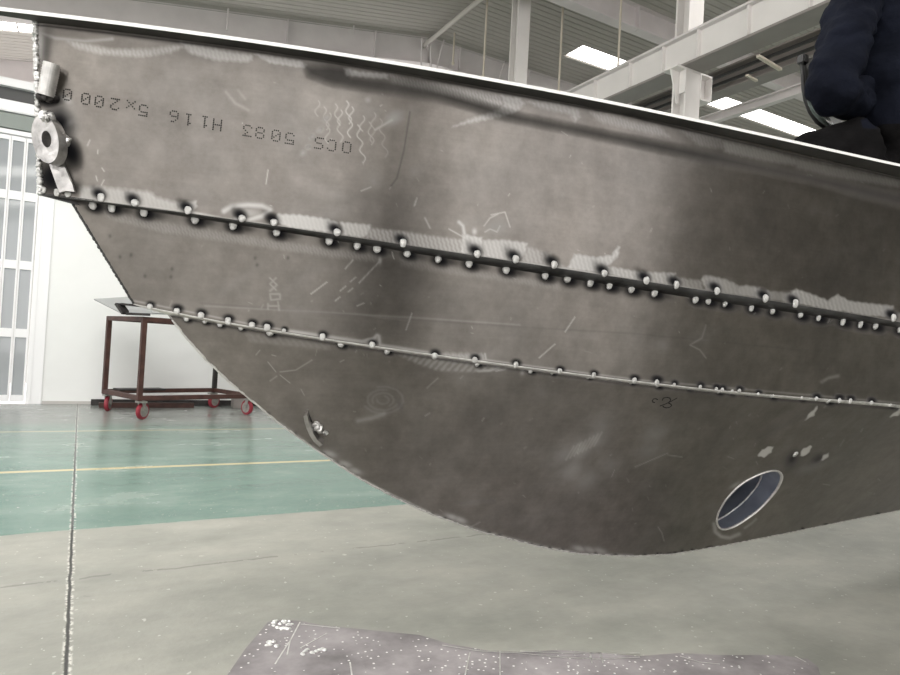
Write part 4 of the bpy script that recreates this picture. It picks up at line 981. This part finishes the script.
# --- the welder sitting on the deck, back to the camera
WB = dep(910, 150, 2.02); WB[2] = dz1
wl = empty('person', tuple(WB), 0, 'person in dark navy jacket and black trousers sitting on the boat deck, back turned', 'person')
fo = np.array([.25, .97, 0]); fo /= np.linalg.norm(fo); le = np.array([-fo[1], fo[0], 0]); up_ = np.array([0, 0, 1.])
def wp(x, y, d): return dep(x, y, d)-WB
J, E = {}, []
K_ = 1.1
J['pel'] = (np.array([0, 0, .135]), (.175, .14)); J['wst'] = (np.array([0, 0, .28])+fo*.02, (.185, .145)); J['chs'] = (np.array([0, 0, .48])+fo*.05, (.20, .15)); J['uch'] = (np.array([0, 0, .62])+fo*.08, (.14, .105))
J['nck'] = (np.array([0, 0, .745])+fo*.12, .062); J['hd0'] = (np.array([0, 0, .82])+fo*.16, .082); J['hd1'] = (np.array([0, 0, .905])+fo*.18, .094); J['hd2'] = (np.array([0, 0, .97])+fo*.18, .062)
E += [('pel', 'wst'), ('wst', 'chs'), ('chs', 'uch'), ('uch', 'nck'), ('nck', 'hd0'), ('hd0', 'hd1'), ('hd1', 'hd2')]
# left arm (image-left), traced to the photo's pose
shl = wp(858, 4, 2.02); ell = wp(831, 94, 1.95); wrl = wp(905, 104, 2.26)
J['sh1'] = (shl, .090); J['ua1'] = ((shl*.5+ell*.5)+le*.012, .080); J['el1'] = (ell, .078); J['fa1'] = (ell*.45+wrl*.55, .066); J['wr1'] = (wrl, .04)
shr = np.array([0, 0, .61])+fo*.06-le*.20; elr = np.array([0, 0, .33])-le*.27+fo*.1; wrr = np.array([0, 0, .22])-le*.10+fo*.34
J['sh-1'] = (shr, .082); J['ua-1'] = ((shr+elr)/2, .072); J['el-1'] = (elr, .065); J['fa-1'] = ((elr+wrr)/2, .055); J['wr-1'] = (wrr, .037)
for s in ('1', '-1'): E += [('uch', 'sh'+s), ('sh'+s, 'ua'+s), ('ua'+s, 'el'+s), ('el'+s, 'fa'+s), ('fa'+s, 'wr'+s)]
hand_joints(J, E, 1, wrl, fo*.8-le*.5, up_, .6); hand_joints(J, E, -1, wrr, fo*.8+le*.5, up_, .6)
hl = le*.10+up_*.10+fo*.02; hr = -le*.10+up_*.10+fo*.02
kl = wp(800, 157, 2.06); kl[2] = max(kl[2], .085); kr = -le*.34+fo*.22+up_*.11
al = fo*.36-le*.04+up_*.06; ar = fo*.30+le*.12+up_*.055
J['h1'] = (hl, .115); J['th1a'] = (hl*.5+kl*.5+up_*.02, .10); J['kn1'] = (kl, .074); J['cf1'] = (kl*.5+al*.5, .058); J['an1'] = (al, .042); J['ft1'] = (al-le*.12+fo*.02-up_*.01, .04); J['toe1'] = (al-le*.2+fo*.02-up_*.015, .03)
J['h-1'] = (hr, .115); J['th-1a'] = (hr*.5+kr*.5, .09); J['kn-1'] = (kr, .068); J['cf-1'] = (kr*.5+ar*.5, .056); J['an-1'] = (ar, .042); J['ft-1'] = (ar+le*.12+fo*.02-up_*.005, .04); J['toe-1'] = (ar+le*.2-up_*.01, .03)
for s in ('1', '-1'): E += [('pel', 'h'+s), ('h'+s, 'th'+s+'a'), ('th'+s+'a', 'kn'+s), ('kn'+s, 'cf'+s), ('cf'+s, 'an'+s), ('an'+s, 'ft'+s), ('ft'+s, 'toe'+s)]
def mf(c):
    if c[2] > .74: return 2
    for w_ in (wrl, wrr):
        if np.linalg.norm(c-w_) < .15 and (c-w_) @ fo > .01: return 3
    dl = [np.linalg.norm(c-np.array(J[k][0])) for k in ('h1', 'th1a', 'kn1', 'cf1', 'h-1', 'th-1a', 'kn-1', 'cf-1')]
    if any(np.linalg.norm(c-np.array(J[k][0])) < .09 for k in ('ft1', 'toe1', 'ft-1', 'toe-1')) and c[2] < .14: return 4
    arm = min(np.linalg.norm(c-np.array(J[k][0])) for k in ('ua1', 'el1', 'fa1', 'wr1', 'ua-1', 'el-1', 'fa-1', 'wr-1'))
    if c[2] < .17 and not arm < .09: return 1
    if c[2] < .22 and min(dl) < .1 and arm > .1: return 1
    return 0
skin_body('body', J, E, 'pel', wl, mf, [M['navy'], M['trouser'], M['skin'], M['glove'], M['boot']], 3, .019)
head_parts(wl, J['hd1'][0], fo+np.array([0, 0, -.3]))
# collar/hem of the jacket
bm = BM(); tube(bm, [tuple(np.array([0, 0, .73])+fo*.115+.08*(math.cos(t)*le+math.sin(t)*fo*.9)) for t in np.linspace(0, 2*math.pi, 24)[:-1]], .022, 8, True); bmobj('jacket_collar', bm, M['navy'], wl, True)
# welding mask hanging by the elbow: curved shell with window
mc = dep(835, 95, 2.25)
mk_ = empty('welding_mask', tuple(mc), 0, 'black-rimmed curved welding mask with grey window held beside the elbow', 'mask')
rimpx = [(802, 62), (803, 75), (803.5, 88), (805.5, 100), (810, 112), (817, 122), (826, 128.5)]
P0 = [dep(x, y, 2.2)-mc for x, y in rimpx]; P1 = [dep(x+20-i*.5, y-6, 2.36)-mc for i, (x, y) in enumerate(rimpx)]
bm = BM(); tube(bm, P0, .007, 8); bmobj('mask_rim', bm, M['black'], mk_, True)
bm = BM(); n = len(P0)
Pm = [(a*.6+b_*.4)+np.array([-.012, 0, 0]) for a, b_ in zip(P0, P1)]
rows_ = [[bm.verts.new(tuple(q)) for q in r] for r in (P0, Pm, P1)]
for r0, r1 in zip(rows_[:-1], rows_[1:]):
    for i in range(n-1): bm.faces.new((r0[i], r0[i+1], r1[i+1], r1[i]))
o = bmobj('mask_shell', bm, M['black'], mk_, True); md = o.modifiers.new('t', 'SOLIDIFY'); md.thickness = .004
bm = BM(); Q0 = [dep(x, y, 2.18)-mc for x, y in ((806, 97), (808, 105), (812, 113), (819, 121), (827, 126))]; Q1 = [dep(x, y, 2.2)-mc for x, y in ((810, 94), (815, 100), (822, 110), (829, 119), (833, 126))]
a0 = [bm.verts.new(tuple(q)) for q in Q0]; a1 = [bm.verts.new(tuple(q)) for q in Q1]
for i in range(4): bm.faces.new((a0[i], a0[i+1], a1[i+1], a1[i]))
o = bmobj('mask_window', bm, M['visor'], mk_, True); md = o.modifiers.new('t', 'SOLIDIFY'); md.thickness = .003
bm = BM(); box(bm, tuple(dep(803, 60, 2.2)-mc-np.array([.012, .012, .014])), tuple(dep(803, 60, 2.2)-mc+np.array([.016, .016, .018])), .004); bmobj('mask_knob', bm, M['black'], mk_)

# --- the person in dark clothes standing in front of the hull (mirrored in the plating)
ph = empty('person', (.47, .0, 0), .0, 'person in dark clothes facing the hull, seen only as a dark reflection in the plating', 'person')
J, E = {}, []
J['pel'] = (np.array([0, 0, .98]), (.15, .11)); J['wst'] = (np.array([0, .01, 1.12]), (.165, .11)); J['chs'] = (np.array([0, .01, 1.32]), (.19, .12)); J['uch'] = (np.array([0, 0, 1.45]), (.12, .09))
J['nck'] = (np.array([0, .01, 1.55]), .055); J['hd0'] = (np.array([0, .03, 1.62]), .075); J['hd1'] = (np.array([0, .03, 1.70]), .09); J['hd2'] = (np.array([0, .02, 1.77]), .065)
E += [('pel', 'wst'), ('wst', 'chs'), ('chs', 'uch'), ('uch', 'nck'), ('nck', 'hd0'), ('hd0', 'hd1'), ('hd1', 'hd2')]
for s, sg in (('1', -1), ('-1', 1)):
    J['sh'+s] = (np.array([sg*.18, 0, 1.44]), .072); J['el'+s] = (np.array([sg*.23, -.02, 1.16]), .055); J['wr'+s] = (np.array([sg*.22, .06, .92]), .036)
    J['h'+s] = (np.array([sg*.09, 0, .92]), .095); J['kn'+s] = (np.array([sg*.10, .01, .5]), .07); J['an'+s] = (np.array([sg*.11, -.02, .1]), .05); J['ft'+s] = (np.array([sg*.12, .08, .05]), .045); J['toe'+s] = (np.array([sg*.13, .15, .04]), .035)
    E += [('uch', 'sh'+s), ('sh'+s, 'el'+s), ('el'+s, 'wr'+s), ('pel', 'h'+s), ('h'+s, 'kn'+s), ('kn'+s, 'an'+s), ('an'+s, 'ft'+s), ('ft'+s, 'toe'+s)]
    hand_joints(J, E, int(s), J['wr'+s][0], (0, .15, -1), (sg, 0, 0), .35)
def mf2(c):
    if c[2] > 1.545: return 2
    if c[2] < .1: return 4
    if c[2] < .90 and abs(c[0]) > .185: return 2
    return 1 if c[2] < .95 and abs(c[0]) < .2 else 0
skin_body('body', J, E, 'pel', ph, mf2, [M['navy'], M['trouser'], M['skin'], M['glove'], M['boot']], 2, .005)
head_parts(ph, J['hd1'][0], (0, 1, 0))

# ================================================================== CART AND FLOOR THINGS
ang = math.atan2(.45, 1.27)
CP = np.array([.574, 7.494, 0]); cdx = np.array([math.cos(ang), math.sin(ang), 0]); cdy = np.array([-math.sin(ang), math.cos(ang), 0])
Lc, Wc = 1.34, .89
dfl = (CP-CAM) @ F
zt_ = dep(142, 316.5, (CP-CAM) @ F + .0)[2]; zb_ = dep(137, 401, dfl)[2]
cart = empty('trolley', tuple(CP+cdx*Lc/2+cdy*Wc/2), ang, 'rust-brown steel frame trolley on red wheels against the white wall', 'trolley')
hx, hy = Lc/2, Wc/2; T = .05
ztop = zt_; zlo = zb_
for (sx, sy) in ((-1, -1), (-1, 1), (1, -1), (1, 1)):
    bm = BM(); box(bm, (sx*hx-T/2, sy*hy-T/2, zlo), (sx*hx+T/2, sy*hy+T/2, ztop), .004); bmobj('post', bm, M['brownsteel'] if not (sx > 0 and sy > 0) else M['darksteel'], cart)
for z in (zlo+.03, ztop-.025):
    for sy in (-1, 1): bm = BM(); box(bm, (-hx, sy*hy-T/2+.002, z-T/2), (hx, sy*hy+T/2-.002, z+T/2), .004); bmobj('long_rail', bm, M['brownsteel'], cart)
    for sx in (-1, 1): bm = BM(); box(bm, (sx*hx-T/2+.002, -hy, z-T/2), (sx*hx+T/2-.002, hy, z+T/2), .004); bmobj('cross_rail', bm, M['brownsteel'], cart)
bm = BM(); box(bm, (-hx+.05, hy-.28, zlo+.055), (-.1, hy-.1, zlo+.075)); bmobj('deck_board', bm, M['darksteel'], cart)
wr = .088
for (sx, sy, a_) in ((-1, -1, .5), (-1, 1, .9), (1, -1, 1.75), (1, 1, .3)):
    cs = bpy.data.objects.new('caster', bpy.data.meshes.new('caster'))
    bm = BM(); x, y = sx*(hx-.03), sy*(hy-.02); ca, sa = math.cos(a_), math.sin(a_)
    off = Vector((ca, sa, 0))*.03; axd = Vector((-sa, ca, 0))
    wc = Vector((x, y, wr))+off
    for s in (-1, 1): beam(bm, wc+axd*s*.028, Vector((x, y, zlo-.012))+axd*s*.028+off*.3, .008, .045, up=tuple(axd.cross(Vector((0, 0, 1)))))
    box(bm, (x-.045, y-.045, zlo-.02), (x+.045, y+.045, zlo-.002)); cyl(bm, wc-axd*.036, wc+axd*.036, .012, 10)
    cs = bmobj('caster', bm, M['castermetal'], cart)
    bm = BM(); cyl(bm, wc-axd*.021, wc+axd*.021, wr, 36)
    bmesh.ops.bevel(bm, geom=[e for e in bm.edges if len(e.link_faces) == 2 and e.calc_face_angle(0) > 1.2], offset=.008, segments=3, affect='EDGES')
    w = bmobj('wheel', bm, M['redwheel'], cs)
    bm = BM(); cyl(bm, wc-axd*.023, wc+axd*.023, wr*.70, 30); bmobj('wheel_hub', bm, M['castermetal'], cs)
# pale panel and angled bracket lying on the trolley
def slab(name, pts, th, m, label, cat):
    c = np.mean(pts, 0); n_ = np.cross(pts[1]-pts[0], pts[2]-pts[0]); n_ = n_/np.linalg.norm(n_)
    if n_[2] < 0: n_ = -n_
    bm = BM(); v1 = [bm.verts.new(tuple(p-c)) for p in pts]; v2 = [bm.verts.new(tuple(p-c+n_*th)) for p in pts]; k = len(pts)
    bm.faces.new(v1); bm.faces.new(v2[::-1])
    for i in range(k): bm.faces.new((v1[i], v1[(i+1) % k], v2[(i+1) % k], v2[i]))
    o = bmobj(name, bm, m); o.location = tuple(c); return tag(o, label, cat)
def oncart(x, y, z): p = CP+cdx*(x+hx)+cdy*(y+hy); return np.array([p[0], p[1], z])
q0 = dep(94, 300, dfl+.85); q1 = dep(134, 297.5, dfl+1.0); q2 = dep(152, 316, dfl+.12); q3 = dep(121, 314.5, dfl+.02)
slab('metal_panel', [q0, q1, dep(178, 315, dfl+.75), dep(121, 313.5, dfl+.3)], .015, M['panel'], 'pale flat panel tilted on the trolley top under the bow', 'panel')
bk = empty('steel_channel', tuple(oncart(-.2, -.1, ztop)), ang, 'dark folded steel channel lying on the trolley beside the pale panel', 'channel')
bm = BM()
cpts = [dep(119, 304, dfl-.02), dep(126, 313.7, dfl-.06), dep(150, 314.7, dfl+.05)]
for a0, a1 in zip(cpts[:-1], cpts[1:]):
    A0, A1 = a0-np.array(bk.location), a1-np.array(bk.location)
    Rz = Matrix.Rotation(-ang, 3, 'Z'); beam(bm, Rz @ Vector(A0), Rz @ Vector(A1), .10, .025)
beam(bm, Rz @ Vector(dep(121, 304, dfl-.02)-np.array(bk.location)), Rz @ Vector(dep(150, 307, dfl+.12)-np.array(bk.location)), .10, .02)
bmobj('channel_flange', bm, M['darksteel'], bk)
bm = BM(); A0 = Rz @ Vector(dep(129, 311, dfl+.0)-np.array(bk.location)); A1 = Rz @ Vector(dep(152, 312.5, dfl+.1)-np.array(bk.location)); beam(bm, A0, A1, .08, .035); o = bmobj('channel_web', bm, M['panel'], bk)
# steel tubes lying along the wall
def tubebar(p0, p1, s, m, label):
    p0, p1 = np.array(p0), np.array(p1); c = (p0+p1)/2
    o_ = empty('steel_tube', tuple(c), 0, label, 'tube')
    bm = BM(); d = (p1-p0)/2; u = d/np.linalg.norm(d); t = .006; sd = np.array([-u[1], u[0], 0])
    for off, w_, h_ in (((0, 0, s/2-t/2), s, t), ((0, 0, -s/2+t/2), s, t)): beam(bm, tuple(-d+np.array(off)), tuple(d+np.array(off)), w_, h_)
    for sg in (-1, 1): beam(bm, tuple(-d+sd*sg*(s/2-t/2)), tuple(d+sd*sg*(s/2-t/2)), t, s)
    bmobj('tube_wall', bm, m, o_); return o_
tubebar((.16, 9.02, .036), (2.6, 9.06, .036), .07, M['darksteel'], 'long dark square tube on the floor along the wall behind the trolley')
tubebar((.24, 8.72, .030), (1.3, 8.78, .030), .06, M['brownsteel'], 'shorter rust-brown tube on the floor in front of the long dark tube')
bx_ = np.array([onz(234, 409, 0)[0], 8.8])
bm = BM(); box(bm, (-.09, -.09, 0), (.09, .09, .17), .008); box(bm, (-.10, -.10, .17), (.10, .10, .18)); o = bmobj('floor_block', bm, M['steelgrey']); o.location = (bx_[0]+.1, bx_[1], 0); tag(o, 'short grey steel block on the floor behind the right trolley wheel', 'block')
# scrap sheet on the floor below the hull
spx = [(228, 674), (246, 648), (268, 622), (282, 619.5), (302, 621), (320, 625), (370, 630), (420, 635), (450, 644), (490, 651), (520, 652), (560, 650), (600, 653), (640, 656), (680, 653), (720, 655), (780, 655), (808, 659), (818, 667), (822, 680)]
spts = [onz(x, y, .004) for x, y in spx]
spts += [np.array([1.72, .86, .004]), np.array([1.0, .98, .004]), np.array([.16, 1.38, .004])]
c = np.mean(spts, 0); c[2] = 0
bm = BM(); v1 = [bm.verts.new(tuple(p-c-np.array([0, 0, .003]))) for p in spts]; v2 = [bm.verts.new(tuple(p-c)) for p in spts]; k = len(spts)
bm.faces.new(v1); bm.faces.new(v2[::-1])
for i in range(k): bm.faces.new((v1[i], v1[(i+1) % k], v2[(i+1) % k], v2[i]))
ss_ = bmobj('scrap_sheet', bm, M['scrap']); ss_.location = tuple(c); tag(ss_, 'spattered dull metal sheet lying on the floor beneath the hull', 'sheet')
for s_ in ([(300, 622), (290, 641)], [(289, 642), (275, 664)], [(290, 641), (287, 655)], [(301, 624), (340, 628)], [(327, 633), (300, 648)], [(442, 645), (480, 651), (520, 653), (560, 657), (600, 659), (640, 657)], [(590, 652), (592, 663)], [(600, 652), (603, 663)], [(590, 652), (601, 653)], [(470, 652), (465, 676)], [(500, 651), (500, 676)], [(350, 662), (352, 676)], [(680, 656), (700, 662), (720, 664)], [(795, 656), (806, 662)], [(520, 651), (560, 653), (640, 653)]):
    bm = BM(); P = [Vector(onz(x, y, .0046)-c) for x, y in s_]
    for a0, a1 in zip(P[:-1], P[1:]):
        d = (a1-a0).normalized(); sd = Vector((-d.y, d.x, 0))*.0022
        bm.faces.new([bm.verts.new(q) for q in (a0+sd, a1+sd, a1-sd, a0-sd)])
    bmobj('scratch_mark', bm, M['edge'], ss_)
rr = random.Random(3)
for (x, y, n_, sp__) in ((280, 625, 16, 12), (272, 644, 5, 6), (310, 652, 5, 8), (322, 650, 4, 3)):
    bm = BM()
    for _ in range(n_):
        p = onz(x+rr.uniform(-sp__, sp__), y+rr.uniform(-sp__*.35, sp__*.35), .004)-c
        bmesh.ops.create_icosphere(bm, subdivisions=2, radius=1, matrix=Matrix.Translation(Vector(p)) @ Matrix.Diagonal((rr.uniform(.005, .011), rr.uniform(.005, .011), .004, 1)))
    bmobj('slag_spatter', bm, M['bead'], ss_, True)

# ================================================================== LIGHT, CAMERA
w = bpy.data.worlds.new('World'); sc.world = w; w.use_nodes = True
bg = w.node_tree.nodes['Background']; bg.inputs[0].default_value = (1.0, .972, .955, 1); bg.inputs[1].default_value = 2.5
def area(name, loc, rot, sx, sy, e, col=(1, .98, .95)):
    l = bpy.data.lights.new(name, 'AREA'); l.shape = 'RECTANGLE'; l.size = sx; l.size_y = sy; l.energy = e; l.color = col
    o = bpy.data.objects.new(name, l); o.location = loc; o.rotation_euler = rot; link(o); return o
area('hall_fill', (-1.5, 5.5, 4.6), (0, 0, 0), 4, 3, 300)  # unseen area lights added to brighten the hall
area('hall_fill', (3.0, -4.0, 5.2), (0, 0, 0), 8, 4, 60)
area('hall_fill', (13, 2.0, 5.6), (0, 0, 0), 8, 5, 260)
cam = bpy.data.cameras.new('Camera'); cam.sensor_fit = 'HORIZONTAL'; cam.sensor_width = 36; cam.lens = f/900*36; cam.clip_start = .01; cam.clip_end = 200
co = bpy.data.objects.new('Camera', cam); link(co)
mt = Matrix((( R2[0], U2[0], -F[0], 0), (R2[1], U2[1], -F[1], 0), (R2[2], U2[2], -F[2], H), (0, 0, 0, 1)))
co.matrix_world = mt; sc.camera = co
sc.view_settings.view_transform = 'Standard'; sc.view_settings.look = 'None'; sc.view_settings.exposure = 0; sc.view_settings.gamma = 1; sc.view_settings.use_curve_mapping = False
